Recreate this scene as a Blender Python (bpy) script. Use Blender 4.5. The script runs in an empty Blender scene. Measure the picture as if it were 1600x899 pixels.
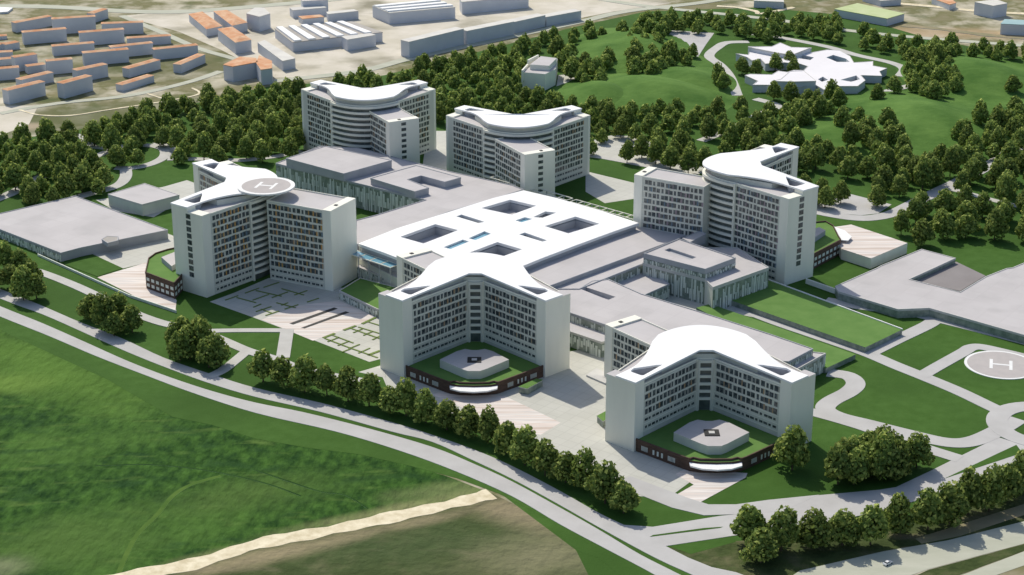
import bpy, bmesh, math, random
import numpy as np
from mathutils import Vector
from mathutils.geometry import tessellate_polygon

# ---------------------------------------------------------------- camera
F_PX, PITCH, CAM_H = 2900.0, math.radians(21), 370.0
scene = bpy.context.scene
col = scene.collection
cd = bpy.data.cameras.new('camera')
cd.sensor_width = 36.0
cd.lens = F_PX / 1600 * 36
cd.clip_start, cd.clip_end = 1.0, 9000.0
cam = bpy.data.objects.new('camera', cd)
col.objects.link(cam)
cam.location = (0, 0, CAM_H)
cam.rotation_euler = (math.pi / 2 - PITCH, 0, 0)
scene.camera = cam
# ---------------------------------------------------------------- sky, sun, exposure
SUN_EL, SUN_AZ = math.radians(46), math.radians(-24)
world = bpy.data.worlds.new('World'); scene.world = world
world.use_nodes = True
wn = world.node_tree
sky = wn.nodes.new('ShaderNodeTexSky')
sky.sky_type = 'NISHITA'; sky.sun_disc = False
sky.sun_elevation = SUN_EL; sky.sun_rotation = SUN_AZ
sky.air_density = 1.0; sky.dust_density = 1.6
wn.nodes['Background'].inputs['Strength'].default_value = 0.135
wn.links.new(sky.outputs[0], wn.nodes['Background'].inputs['Color'])
sl = bpy.data.lights.new('sun', 'SUN'); sl.energy = 3.9; sl.angle = math.radians(0.5); sl.color = (1.0, 0.94, 0.82)
sun = bpy.data.objects.new('sun', sl); col.objects.link(sun)
tosun = Vector((math.sin(SUN_AZ) * math.cos(SUN_EL), math.cos(SUN_AZ) * math.cos(SUN_EL), math.sin(SUN_EL)))
sun.rotation_euler = tosun.to_track_quat('Z', 'Y').to_euler()
sun.location = (0, 900, 600)
scene.view_settings.view_transform = 'Standard'
scene.view_settings.look = 'None'
scene.view_settings.exposure = -0.03
scene.view_settings.gamma = 1.0
scene.view_settings.use_curve_mapping = False
scene.cycles.max_bounces = 5
R = random.Random(7)

# ---------------------------------------------------------------- measuring helper: photo pixel on a level z -> place
def G(px, py, z=0.0):
    a = (px - 800) / F_PX; b = -(py - 449.5) / F_PX
    dy = math.cos(PITCH) + b * math.sin(PITCH); dz = -math.sin(PITCH) + b * math.cos(PITCH)
    t = (z - CAM_H) / dz
    return (a * t, dy * t)
def GP(pts, z=0.0): return [G(x, y, z) for x, y in pts]

# ---------------------------------------------------------------- materials
def mat(name, c1, c2=None, scale=0.05, rough=0.8, detail=6, bump=0.0, bscale=None, spec=0.12, stretch=None, c3=None, rot=0.0, contrast=(0.35, 0.65)):
    m = bpy.data.materials.new(name); m.use_nodes = True
    nt = m.node_tree; b = nt.nodes['Principled BSDF']
    b.inputs['Roughness'].default_value = rough
    b.inputs['Specular IOR Level'].default_value = spec
    c2 = c2 or tuple(v * 0.86 for v in c1)
    geo = nt.nodes.new('ShaderNodeNewGeometry')
    mp = nt.nodes.new('ShaderNodeMapping'); nt.links.new(geo.outputs['Position'], mp.inputs['Vector'])
    mp.inputs['Rotation'].default_value = (0, 0, rot)
    if stretch: mp.inputs['Scale'].default_value = stretch
    n = nt.nodes.new('ShaderNodeTexNoise'); n.inputs['Scale'].default_value = scale; n.inputs['Detail'].default_value = detail
    n.inputs['Roughness'].default_value = 0.6
    nt.links.new(mp.outputs[0], n.inputs['Vector'])
    r = nt.nodes.new('ShaderNodeValToRGB')
    r.color_ramp.elements[0].position = contrast[0]; r.color_ramp.elements[1].position = contrast[1]
    r.color_ramp.elements[0].color = (*c1, 1); r.color_ramp.elements[1].color = (*c2, 1)
    if c3:
        e = r.color_ramp.elements.new((contrast[0] + contrast[1]) / 2); e.color = (*c3, 1)
    nt.links.new(n.outputs[0], r.inputs[0]); nt.links.new(r.outputs[0], b.inputs['Base Color'])
    if bump:
        n2 = nt.nodes.new('ShaderNodeTexNoise'); n2.inputs['Scale'].default_value = bscale or scale * 4; n2.inputs['Detail'].default_value = 5
        nt.links.new(mp.outputs[0], n2.inputs['Vector'])
        bp = nt.nodes.new('ShaderNodeBump'); bp.inputs['Strength'].default_value = 1.0; bp.inputs['Distance'].default_value = bump
        nt.links.new(n2.outputs[0], bp.inputs['Height']); nt.links.new(bp.outputs[0], b.inputs['Normal'])
    m['out'] = r.name
    return m
def mix_layer(m, color, scale, lo, hi, detail=4, stretch=None, rot=0.0, offset=(0, 0, 0)):
    """lay a second noise patch of another colour over a material"""
    nt = m.node_tree; b = nt.nodes['Principled BSDF']
    src = b.inputs['Base Color'].links[0].from_socket
    geo = nt.nodes.new('ShaderNodeNewGeometry'); mp = nt.nodes.new('ShaderNodeMapping')
    mp.inputs['Rotation'].default_value = (0, 0, rot); mp.inputs['Location'].default_value = offset
    if stretch: mp.inputs['Scale'].default_value = stretch
    nt.links.new(geo.outputs['Position'], mp.inputs[0])
    n = nt.nodes.new('ShaderNodeTexNoise'); n.inputs['Scale'].default_value = scale; n.inputs['Detail'].default_value = detail
    nt.links.new(mp.outputs[0], n.inputs['Vector'])
    mr = nt.nodes.new('ShaderNodeMapRange'); mr.inputs[1].default_value = lo; mr.inputs[2].default_value = hi
    nt.links.new(n.outputs[0], mr.inputs[0])
    mx = nt.nodes.new('ShaderNodeMix'); mx.data_type = 'RGBA'
    nt.links.new(mr.outputs[0], mx.inputs[0]); nt.links.new(src, mx.inputs[6]); mx.inputs[7].default_value = (*color, 1)
    nt.links.new(mx.outputs[2], b.inputs['Base Color'])
    return m

def patch(m, color, c, r, rot=0.0, soft=0.5, wob=0.9, amt=1.0):
    """a soft-edged patch of another growth or soil at one place of a ground material"""
    nt = m.node_tree; b = nt.nodes['Principled BSDF']; src = b.inputs['Base Color'].links[0].from_socket
    geo = nt.nodes.new('ShaderNodeNewGeometry'); sub = nt.nodes.new('ShaderNodeVectorMath'); sub.operation = 'SUBTRACT'
    nt.links.new(geo.outputs['Position'], sub.inputs[0]); sub.inputs[1].default_value = (c[0], c[1], 0)
    mp = nt.nodes.new('ShaderNodeMapping'); mp.vector_type = 'TEXTURE'; mp.inputs['Rotation'].default_value = (0, 0, rot); mp.inputs['Scale'].default_value = (r[0], r[1], 1e6)
    nt.links.new(sub.outputs[0], mp.inputs[0])
    ln = nt.nodes.new('ShaderNodeVectorMath'); ln.operation = 'LENGTH'; nt.links.new(mp.outputs[0], ln.inputs[0])
    n = nt.nodes.new('ShaderNodeTexNoise'); n.inputs['Scale'].default_value = 0.045; n.inputs['Detail'].default_value = 8; nt.links.new(geo.outputs['Position'], n.inputs['Vector'])
    ad = nt.nodes.new('ShaderNodeMath'); ad.operation = 'MULTIPLY_ADD'; nt.links.new(n.outputs[0], ad.inputs[0]); ad.inputs[1].default_value = wob; nt.links.new(ln.outputs['Value'], ad.inputs[2])
    mr = nt.nodes.new('ShaderNodeMapRange'); mr.interpolation_type = 'SMOOTHSTEP'
    mr.inputs[1].default_value = 1+wob/2+soft/2; mr.inputs[2].default_value = 1+wob/2-soft; mr.inputs[3].default_value = 0; mr.inputs[4].default_value = amt
    nt.links.new(ad.outputs[0], mr.inputs[0])
    mx = nt.nodes.new('ShaderNodeMix'); mx.data_type = 'RGBA'; nt.links.new(mr.outputs[0], mx.inputs[0]); nt.links.new(src, mx.inputs[6]); mx.inputs[7].default_value = (*color, 1)
    nt.links.new(mx.outputs[2], b.inputs['Base Color'])

M = {}
M['earth'] = mat('dry_earth', (0.23, 0.205, 0.12), (0.44, 0.40, 0.30), 0.03, 0.95, 9, bump=0.5, bscale=0.15, c3=(0.17, 0.165, 0.075))
mix_layer(M['earth'], (0.58, 0.53, 0.42), 0.02, 0.50, 0.68, 8)
mix_layer(M['earth'], (0.10, 0.12, 0.045), 0.035, 0.54, 0.70, 8, offset=(50, 20, 0))
M['yard'] = mat('pale_yard_ground', (0.52, 0.48, 0.38), (0.66, 0.61, 0.52), 0.03, 0.95, 8)
mix_layer(M['yard'], (0.27, 0.25, 0.18), 0.018, 0.52, 0.70, 8)
M['olive'] = mat('olive_scrub', (0.036, 0.056, 0.016), (0.120, 0.118, 0.058), 0.06, 0.95, 7, bump=1.8, bscale=0.16, c3=(0.060, 0.082, 0.026), contrast=(0.34, 0.70))
mix_layer(M['olive'], (0.17, 0.15, 0.09), 0.03, 0.58, 0.74, 7, rot=0.6, stretch=(1, 2.5, 1))
M['lawn'] = mat('lawn_grass', (0.046, 0.108, 0.016), (0.060, 0.132, 0.024), 0.15, 0.95, 9, bump=0.15, bscale=0.8)
mix_layer(M['lawn'], (0.038, 0.090, 0.014), 0.012, 0.45, 0.7, 3)
M['park'] = mat('park_grass', (0.050, 0.122, 0.018), (0.105, 0.20, 0.040), 0.03, 0.95, 7, bump=0.6, bscale=0.2)
M['field'] = mat('meadow_grass', (0.008, 0.040, 0.004), (0.052, 0.128, 0.018), 0.24, 0.95, 6, bump=2.2, bscale=0.26, stretch=(0.8, 0.42, 1), rot=0.35, contrast=(0.36, 0.68))
mix_layer(M['field'], (0.085, 0.175, 0.030), 0.012, 0.55, 0.80, 5, rot=0.5)
mix_layer(M['field'], (0.016, 0.055, 0.012), 0.07, 0.55, 0.75, 8, stretch=(0.5, 1.2, 1), rot=-0.4)
mix_layer(M['field'], (0.10, 0.17, 0.035), 0.11, 0.58, 0.80, 9, stretch=(0.35, 1.3, 1), rot=-0.5)
patch(M['field'], (0.095, 0.185, 0.028), G(70, 575), (75, 26), -0.75, 0.9, 0.8, 0.85)
patch(M['field'], (0.12, 0.21, 0.035), G(15, 600), (22, 14), 0, 0.8, 0.9, 0.9)
patch(M['field'], (0.070, 0.135, 0.026), G(100, 850), (42, 26), 0.3, 0.8, 0.9, 0.8)
patch(M['field'], (0.075, 0.135, 0.028), G(390, 770), (45, 16), 0.3, 1.0, 0.9, 0.7)
patch(M['field'], (0.15, 0.19, 0.07), G(700, 765), (30, 9), 0.3, 0.8, 0.9, 0.8)
patch(M['field'], (0.20, 0.22, 0.12), G(6, 885), (13, 10), 0, 0.9, 0.9, 0.7)
patch(M['olive'], (0.30, 0.245, 0.155), G(815, 805), (32, 14), -0.5, 0.9, 0.9, 0.85)
patch(M['olive'], (0.060, 0.090, 0.032), G(640, 850), (55, 22), 0.2, 1.0, 1.0, 0.8)
patch(M['olive'], (0.24, 0.225, 0.13), G(850, 870), (36, 20), 0.3, 1.0, 1.0, 0.7)
patch(M['olive'], (0.30, 0.25, 0.15), G(430, 866), (42, 7), 0.45, 1.0, 1.0, 0.85)
patch(M['olive'], (0.26, 0.22, 0.13), G(640, 818), (45, 5), 0.42, 1.0, 1.0, 0.75)
patch(M['field'], (0.24, 0.25, 0.11), G(600, 800), (50, 5), 0.42, 1.0, 1.0, 0.8)
patch(M['field'], (0.20, 0.22, 0.09), G(350, 862), (30, 4), 0.45, 1.0, 1.0, 0.7)
patch(M['earth'], (0.10, 0.115, 0.045), G(150, 185), (110, 45), 0.1, 0.8, 0.9, 0.8)
patch(M['earth'], (0.11, 0.12, 0.05), G(230, 100), (90, 60), 0.1, 0.8, 1.0, 0.75)
patch(M['earth'], (0.42, 0.34, 0.24), G(50, 198), (14, 10), 0.1, 0.8, 0.9, 0.8)
patch(M['earth'], (0.40, 0.29, 0.17), G(1480, 52), (130, 22), -0.1, 0.9, 1.0, 0.8)
M['track'] = mat('field_track', (0.060, 0.125, 0.020), (0.09, 0.16, 0.028), 0.1, 0.95, 6)
M['furrow'] = mat('field_furrow', (0.012, 0.045, 0.006), (0.025, 0.07, 0.012), 0.1, 0.95, 6)
M['green_roof'] = mat('roof_turf', (0.105, 0.205, 0.050), (0.13, 0.235, 0.062), 0.12, 0.95, 8)
M['road'] = mat('pale_road', (0.44, 0.43, 0.415), (0.50, 0.49, 0.475), 0.06, 0.85, 8)
M['path'] = mat('pale_path', (0.47, 0.46, 0.43), (0.53, 0.52, 0.49), 0.1, 0.85, 8)
M['plaza'] = mat('plaza_paving', (0.50, 0.495, 0.44), (0.55, 0.545, 0.49), 0.05, 0.8, 8)
M['dirt'] = mat('pale_dirt', (0.58, 0.50, 0.33), (0.80, 0.72, 0.53), 0.2, 0.95, 8)
M['dirt_edge'] = mat('bare_soil', (0.33, 0.27, 0.17), (0.22, 0.21, 0.12), 0.06, 0.95, 8)
M['highway'] = mat('worn_highway', (0.42, 0.43, 0.34), (0.50, 0.50, 0.41), 0.04, 0.9, 8, stretch=(1, 3, 1), rot=-0.7)
M['roof'] = mat('grey_roof', (0.50, 0.475, 0.47), (0.54, 0.515, 0.51), 0.03, 0.8, 8)
mix_layer(M['roof'], (0.455, 0.435, 0.43), 0.05, 0.5, 0.75, 6)
M['white_roof'] = mat('white_membrane', (0.86, 0.86, 0.85), (0.80, 0.80, 0.795), 0.03, 0.6, 5)
M['white_wall'] = mat('white_render', (0.86, 0.845, 0.74), (0.79, 0.775, 0.68), 0.08, 0.75, 7, stretch=(1, 1, 0.25))
M['tower_wall'] = mat('tower_panels', (0.66, 0.66, 0.585), (0.585, 0.585, 0.52), 0.10, 0.7, 7, stretch=(1, 1, 0.25))
M['grey_wall'] = mat('grey_wall', (0.42, 0.43, 0.45), (0.37, 0.38, 0.40), 0.1, 0.8, 6)
M['fin'] = mat('pale_fins', (0.74, 0.77, 0.71), (0.62, 0.66, 0.60), 0.3, 0.7, 3)
M['dark_clad'] = mat('dark_glass_wall', (0.15, 0.19, 0.16), (0.30, 0.34, 0.29), 0.3, 0.35, 4, spec=0.5)
M['glass'] = mat('window_glass', (0.022, 0.03, 0.034), (0.13, 0.15, 0.15), 0.6, 0.15, 2, spec=0.5)
M['glazing'] = mat('balcony_glass', (0.06, 0.075, 0.07), (0.11, 0.13, 0.12), 0.3, 0.3, 2, spec=0.5)
M['band'] = mat('balcony_band', (0.80, 0.785, 0.69), (0.72, 0.71, 0.62), 0.1, 0.7, 3)
M['sky_glass'] = mat('blue_rooflight_glass', (0.14, 0.33, 0.43), (0.20, 0.40, 0.50), 0.2, 0.12, 3, spec=0.6)
M['brown'] = mat('brown_panels', (0.085, 0.055, 0.042), (0.13, 0.085, 0.065), 0.25, 0.7, 6, stretch=(1, 1, 4))
M['dark'] = mat('dark_void', (0.035, 0.035, 0.035), (0.05, 0.05, 0.048), 0.2, 0.6, 3)
M['kerb'] = mat('concrete_edge', (0.58, 0.57, 0.54), (0.52, 0.51, 0.49), 0.2, 0.8, 5)
M['orange'] = mat('orange_tiles', (0.56, 0.25, 0.12), (0.66, 0.44, 0.28), 0.12, 0.85, 8)
M['town_wall'] = mat('town_render', (0.60, 0.62, 0.66), (0.54, 0.56, 0.60), 0.06, 0.85, 6)
M['town_roof'] = mat('town_pale_roof', (0.68, 0.66, 0.60), (0.58, 0.56, 0.52), 0.08, 0.8, 7)
M['town_grey_roof'] = mat('town_grey_roof', (0.36, 0.34, 0.31), (0.44, 0.41, 0.37), 0.08, 0.8, 7)
M['pale_roof'] = mat('pale_pink_roof', (0.74, 0.72, 0.73), (0.78, 0.76, 0.77), 0.05, 0.8, 4)
M['dark_roof'] = mat('dark_flat_roof', (0.235, 0.215, 0.21), (0.27, 0.25, 0.245), 0.05, 0.85, 5)
M['lime_roof'] = mat('lime_roof', (0.44, 0.52, 0.25), (0.52, 0.58, 0.33), 0.06, 0.8, 6)
M['blue_roof'] = mat('blue_roof', (0.30, 0.44, 0.46), (0.36, 0.50, 0.50), 0.06, 0.8, 6)
M['tan_panel'] = mat('tan_panel', (0.42, 0.26, 0.13), (0.36, 0.30, 0.22), 0.4, 0.7, 2)
M['orange_panel'] = mat('orange_panel', (0.55, 0.27, 0.07), (0.50, 0.33, 0.10), 0.4, 0.7, 2)
M['blue_panel'] = mat('blue_panel', (0.10, 0.16, 0.22), (0.13, 0.20, 0.26), 0.4, 0.6, 2)
M['grey_panel'] = mat('grey_panel', (0.30, 0.30, 0.27), (0.42, 0.41, 0.37), 0.4, 0.7, 2)
M['mauve_panel'] = mat('mauve_panel', (0.33, 0.25, 0.28), (0.28, 0.22, 0.25), 0.4, 0.7, 2)
M['bark'] = mat('tree_bark', (0.10, 0.075, 0.05), (0.07, 0.055, 0.04), 1.0, 0.95, 4)
M['pad'] = mat('helipad_surface', (0.47, 0.435, 0.415), (0.43, 0.40, 0.385), 0.2, 0.8, 5)
M['paint'] = mat('white_paint', (0.80, 0.80, 0.78), (0.74, 0.74, 0.72), 0.3, 0.6, 4)
M['planting'] = mat('planting_strip', (0.14, 0.20, 0.05), (0.20, 0.26, 0.09), 0.8, 0.95, 5)
M['car_paint'] = mat('car_white', (0.8, 0.8, 0.8), (0.78, 0.78, 0.78), 1, 0.25, 2, spec=0.6)
M['tyre'] = mat('tyre_rubber', (0.02, 0.02, 0.02), None, 1, 0.9, 2)

def deck_material():
    m = bpy.data.materials.new('striped_decking'); m.use_nodes = True
    nt = m.node_tree; b = nt.nodes['Principled BSDF']; b.inputs['Roughness'].default_value = 0.8
    geo = nt.nodes.new('ShaderNodeNewGeometry'); mp = nt.nodes.new('ShaderNodeMapping')
    mp.inputs['Rotation'].default_value = (0, 0, math.radians(-52))
    mp.inputs['Scale'].default_value = (0.012, 0.33, 1)
    nt.links.new(geo.outputs['Position'], mp.inputs[0])
    n = nt.nodes.new('ShaderNodeTexNoise'); n.inputs['Scale'].default_value = 1.0; n.inputs['Detail'].default_value = 2
    nt.links.new(mp.outputs[0], n.inputs['Vector'])
    r = nt.nodes.new('ShaderNodeValToRGB'); r.color_ramp.interpolation = 'LINEAR'
    cs = [(0.33, (0.52, 0.43, 0.37)), (0.42, (0.66, 0.58, 0.52)), (0.48, (0.56, 0.52, 0.49)), (0.54, (0.74, 0.69, 0.64)), (0.62, (0.60, 0.50, 0.44)), (0.7, (0.76, 0.72, 0.68))]
    r.color_ramp.elements[0].position = cs[0][0]; r.color_ramp.elements[0].color = (*cs[0][1], 1)
    r.color_ramp.elements[1].position = cs[-1][0]; r.color_ramp.elements[1].color = (*cs[-1][1], 1)
    for p, c in cs[1:-1]:
        e = r.color_ramp.elements.new(p); e.color = (*c, 1)
    nt.links.new(n.outputs[0], r.inputs[0]); nt.links.new(r.outputs[0], b.inputs['Base Color'])
    return m
M['deck'] = deck_material()

def joints(m, size, dark=0.90, rot=0.63):
    nt = m.node_tree; b = nt.nodes['Principled BSDF']; src = b.inputs['Base Color'].links[0].from_socket
    geo = nt.nodes.new('ShaderNodeNewGeometry'); mp = nt.nodes.new('ShaderNodeMapping'); mp.inputs['Rotation'].default_value = (0, 0, rot)
    nt.links.new(geo.outputs['Position'], mp.inputs[0])
    br = nt.nodes.new('ShaderNodeTexBrick'); br.offset = 0.0; br.inputs['Scale'].default_value = 1.0; br.inputs['Brick Width'].default_value = size; br.inputs['Row Height'].default_value = size
    br.inputs['Mortar Size'].default_value = size*0.035; br.inputs['Color1'].default_value = (1, 1, 1, 1); br.inputs['Color2'].default_value = (0.96, 0.96, 0.96, 1); br.inputs['Mortar'].default_value = (dark, dark, dark, 1)
    nt.links.new(mp.outputs[0], br.inputs['Vector'])
    mx = nt.nodes.new('ShaderNodeMix'); mx.data_type = 'RGBA'; mx.blend_type = 'MULTIPLY'; mx.inputs[0].default_value = 1
    nt.links.new(src, mx.inputs[6]); nt.links.new(br.outputs['Color'], mx.inputs[7]); nt.links.new(mx.outputs[2], b.inputs['Base Color'])
joints(M['plaza'], 6.0, 0.88); joints(M['roof'], 12.0, 0.95)
joints(M['tower_wall'], 3.0, 0.93) if False else None

def leaf_material():
    m = bpy.data.materials.new('tree_leaves'); m.use_nodes = True
    nt = m.node_tree; b = nt.nodes['Principled BSDF']
    b.inputs['Roughness'].default_value = 0.75; b.inputs['Specular IOR Level'].default_value = 0.15
    geo = nt.nodes.new('ShaderNodeNewGeometry'); oi = nt.nodes.new('ShaderNodeObjectInfo')
    r = nt.nodes.new('ShaderNodeValToRGB')
    r.color_ramp.elements[0].position = 0.0; r.color_ramp.elements[0].color = (0.10, 0.16, 0.036, 1)
    r.color_ramp.elements[1].position = 1.0; r.color_ramp.elements[1].color = (0.48, 0.54, 0.14, 1)
    e = r.color_ramp.elements.new(0.6); e.color = (0.21, 0.285, 0.066, 1)
    nt.links.new(geo.outputs['Random Per Island'], r.inputs[0])
    hs = nt.nodes.new('ShaderNodeHueSaturation')
    mr = nt.nodes.new('ShaderNodeMapRange'); mr.inputs[3].default_value = 0.8; mr.inputs[4].default_value = 1.15
    nt.links.new(oi.outputs['Random'], mr.inputs[0]); nt.links.new(mr.outputs[0], hs.inputs['Value'])
    nt.links.new(r.outputs[0], hs.inputs['Color']); nt.links.new(hs.outputs[0], b.inputs['Base Color'])
    tr = nt.nodes.new('ShaderNodeBsdfTranslucent'); nt.links.new(hs.outputs[0], tr.inputs[0])
    mx = nt.nodes.new('ShaderNodeMixShader'); mx.inputs[0].default_value = 0.35
    out = nt.nodes['Material Output']
    nt.links.new(b.outputs[0], mx.inputs[1]); nt.links.new(tr.outputs[0], mx.inputs[2]); nt.links.new(mx.outputs[0], out.inputs[0])
    return m
M['leaf'] = leaf_material()

# ---------------------------------------------------------------- object helpers
def tag(o, label=None, cat=None, group=None, kind=None):
    if label: o['label'] = label
    if cat: o['category'] = cat
    if group: o['group'] = group
    if kind: o['kind'] = kind
    return o
def empty(name, loc, label, cat, group=None):
    o = bpy.data.objects.new(name, None); col.objects.link(o); o.location = loc
    o.empty_display_size = 2
    return tag(o, label, cat, group)
class MB:
    """collects faces in world coordinates, builds one mesh object"""
    def __init__(s): s.v = []; s.f = []; s.mi = []
    def quad(s, a, b, c, d, m=0):
        k = len(s.v); s.v += [a, b, c, d]; s.f.append((k, k + 1, k + 2, k + 3)); s.mi.append(m)
    def prism(s, pts, z0, z1, mtop=0, mside=0, holes=(), bottom=True, zf=None):
        """pts ccw in plan; z may follow zf(x, y) on top"""
        loops = [ccw(pts)] + [ccw(h)[::-1] for h in holes]
        zt = (lambda x, y: z1 + zf(x, y)) if zf else (lambda x, y: z1)
        zb = (lambda x, y: z0 + zf(x, y)) if zf else (lambda x, y: z0)
        tris = tessellate_polygon([[Vector((x, y, 0)) for x, y in l] for l in loops])
        flat = [p for l in loops for p in l]
        k = len(s.v); s.v += [(x, y, zt(x, y)) for x, y in flat]
        for t in tris:
            a, b, c = t
            pa, pb, pc = flat[a], flat[b], flat[c]
            cr = (pb[0]-pa[0])*(pc[1]-pa[1])-(pb[1]-pa[1])*(pc[0]-pa[0])
            if abs(cr) < 1e-9: continue
            if cr < 0: b, c = c, b
            s.f.append((k + a, k + b, k + c)); s.mi.append(mtop)
        if bottom:
            k2 = len(s.v); s.v += [(x, y, zb(x, y)) for x, y in flat]
            for t in tris:
                a, b, c = t
                pa, pb, pc = flat[a], flat[b], flat[c]
                cr = (pb[0]-pa[0])*(pc[1]-pa[1])-(pb[1]-pa[1])*(pc[0]-pa[0])
                if abs(cr) < 1e-9: continue
                if cr > 0: b, c = c, b
                s.f.append((k2 + a, k2 + b, k2 + c)); s.mi.append(mside)
        for l in loops:
            n = len(l)
            for i in range(n):
                (x0, y0), (x1, y1) = l[i], l[(i + 1) % n]
                s.quad((x0, y0, zb(x0, y0)), (x1, y1, zb(x1, y1)), (x1, y1, zt(x1, y1)), (x0, y0, zt(x0, y0)), mside)
        return s
    def wallbox(s, p0, p1, d0, d1, z0, z1, m=0):
        """a box along p0->p1, from d0 to d1 outward (right hand side)"""
        dx, dy = p1[0]-p0[0], p1[1]-p0[1]; L = math.hypot(dx, dy) or 1
        nx, ny = dy / L, -dx / L
        a = (p0[0]+nx*d0, p0[1]+ny*d0); b = (p1[0]+nx*d0, p1[1]+ny*d0)
        c = (p1[0]+nx*d1, p1[1]+ny*d1); d = (p0[0]+nx*d1, p0[1]+ny*d1)
        return s.prism([a, d, c, b], z0, z1, m, m)
    def build(s, name, mats, parent=None, smooth=False):
        me = bpy.data.meshes.new(name); me.from_pydata(s.v, [], s.f)
        mats = mats if isinstance(mats, (list, tuple)) else [mats]
        for m in mats: me.materials.append(m)
        me.polygons.foreach_set('material_index', s.mi)
        if smooth: me.polygons.foreach_set('use_smooth', [True] * len(s.f))
        me.update()
        o = bpy.data.objects.new(name, me); col.objects.link(o)
        if parent:
            o.parent = parent
            L = Vector(parent.matrix_basis.translation)
            q = parent
            while q.parent: q = q.parent; L = L + q.matrix_basis.translation
            n = len(me.vertices); co = np.empty(n * 3, dtype=np.float32); me.vertices.foreach_get('co', co)
            co = co.reshape(-1, 3) - np.array(L, dtype=np.float32); me.vertices.foreach_set('co', co.ravel()); me.update()
        return o
def ccw(p):
    a = sum(p[i][0]*p[(i+1) % len(p)][1] - p[(i+1) % len(p)][0]*p[i][1] for i in range(len(p)))
    p = list(p)
    return p if a > 0 else p[::-1]
def cen(p): return (sum(q[0] for q in p)/len(p), sum(q[1] for q in p)/len(p))
def lerp(a, b, t): return (a[0]+(b[0]-a[0])*t, a[1]+(b[1]-a[1])*t)
def smooth_line(pts, n=6):
    out = []
    P = [pts[0]] + list(pts) + [pts[-1]]
    for i in range(1, len(P)-2):
        p0, p1, p2, p3 = P[i-1], P[i], P[i+1], P[i+2]
        for k in range(n):
            t = k/n
            out.append(tuple(0.5*((2*p1[j])+(-p0[j]+p2[j])*t+(2*p0[j]-5*p1[j]+4*p2[j]-p3[j])*t*t+(-p0[j]+3*p1[j]-3*p2[j]+p3[j])*t**3) for j in (0, 1)))
    out.append(tuple(pts[-1]))
    return out
def ground_poly(name, pts, m, z, thick=0.0, kind='structure', side=None, world=False):
    p = pts if world else GP(pts)
    b = MB(); b.prism(p, z - max(thick, 0.02), z, 0, 1, bottom=False)
    o = b.build(name, [M[m], M[side or m]])
    return tag(o, kind=kind)
LV = [0.0]
def ribbon_world(name, pts, w, m, z, closed=False):
    b = MB(); n = len(pts); Ls, Rs = [], []
    for i in range(n):
        a = pts[i-1] if i > 0 else (pts[-2] if closed else pts[0]); c = pts[i+1] if i < n-1 else (pts[1] if closed else pts[-1])
        dx, dy = c[0]-a[0], c[1]-a[1]; L = math.hypot(dx, dy) or 1
        kw = w/2*(1+0.16*math.sin(i*1.7)+0.12*math.sin(i*0.63+1)) if 'dirt' in name else w/2
        nx, ny = -dy/L*kw, dx/L*kw
        Ls.append((pts[i][0]+nx, pts[i][1]+ny)); Rs.append((pts[i][0]-nx, pts[i][1]-ny))
    for i in range(n-1):
        b.quad((*Rs[i], z), (*Rs[i+1], z), (*Ls[i+1], z), (*Ls[i], z), 0)
        b.quad((*Rs[i], 0), (*Rs[i+1], 0), (*Rs[i+1], z), (*Rs[i], z), 1)
        b.quad((*Ls[i+1], 0), (*Ls[i], 0), (*Ls[i], z), (*Ls[i+1], z), 1)
    return tag(b.build(name, [M[m], M['kerb']]), kind='structure')
def road(name, pts, w, z, m='road'):
    LV[0] += 0.006
    return ribbon_world(name, smooth_line(GP(pts), 6), w, m, z + LV[0])

# ================================================================ THE GROUND
b = MB(); b.quad((-2600, 200, 0), (2600, 200, 0), (2600, 4200, 0), (-2600, 4200, 0)); tag(b.build('ground', M['earth']), kind='structure')
# campus lawn
ground_poly('lawn', [(-260, 345), (-60, 250), (0, 218), (60, 213), (110, 207), (160, 192), (230, 178), (300, 163), (360, 147), (430, 134), (530, 128), (600, 118), (660, 103), (760, 78), (900, 42), (1010, 18), (1190, 12), (1330, 25), (1450, 60), (1600, 90), (1900, 130),
                     (1950, 560), (1700, 690), (1600, 742), (1400, 815), (1290, 850), (1220, 850), (1150, 905), (1140, 990), (950, 960), (900, 860), (780, 770), (625, 715), (400, 655), (200, 608), (0, 516), (-200, 440)], 'lawn', 0.04)
ground_poly('meadow', [(-260, 400), (-60, 480), (0, 500), (100, 545), (200, 590), (300, 628), (400, 662), (525, 692), (625, 722), (700, 745), (770, 772), (700, 790), (600, 812), (500, 834), (400, 852), (300, 880), (200, 903), (100, 930), (-200, 1000)], 'field', 0.02)
ground_poly('scrub', [(770, 772), (700, 790), (600, 812), (500, 834), (400, 852), (300, 880), (200, 903), (100, 960), (1100, 990), (1060, 915), (950, 870), (860, 815)], 'olive', 0.03)
ground_poly('verge', [(-260, 385), (0, 497), (75, 527), (150, 559), (225, 588), (300, 616), (400, 648), (525, 677), (625, 707), (712, 739), (800, 778), (875, 822), (950, 862), (1025, 901), (1100, 945), (1060, 960), (1000, 925), (935, 872), (905, 862), (880, 842), (868, 820), (850, 808), (780, 772), (715, 748), (640, 728), (560, 710), (480, 700), (400, 686), (330, 664), (270, 652), (200, 612), (120, 565), (60, 535), (0, 516), (-260, 410)], 'lawn', 0.07)
ground_poly('roadside_scrub', [(1040, 856), (1110, 850), (1145, 846), (1290, 838), (1400, 812), (1500, 785), (1600, 745), (1760, 690), (1760, 780), (1600, 820), (1470, 848), (1380, 866), (1260, 890), (1180, 925), (1160, 898), (1112, 887)], 'olive', 0.055)
ground_poly('bare_bank', [(1700, 770), (1600, 805), (1500, 838), (1440, 850), (1430, 842), (1500, 820), (1600, 788), (1700, 750)], 'dirt_edge', 0.065)
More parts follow.
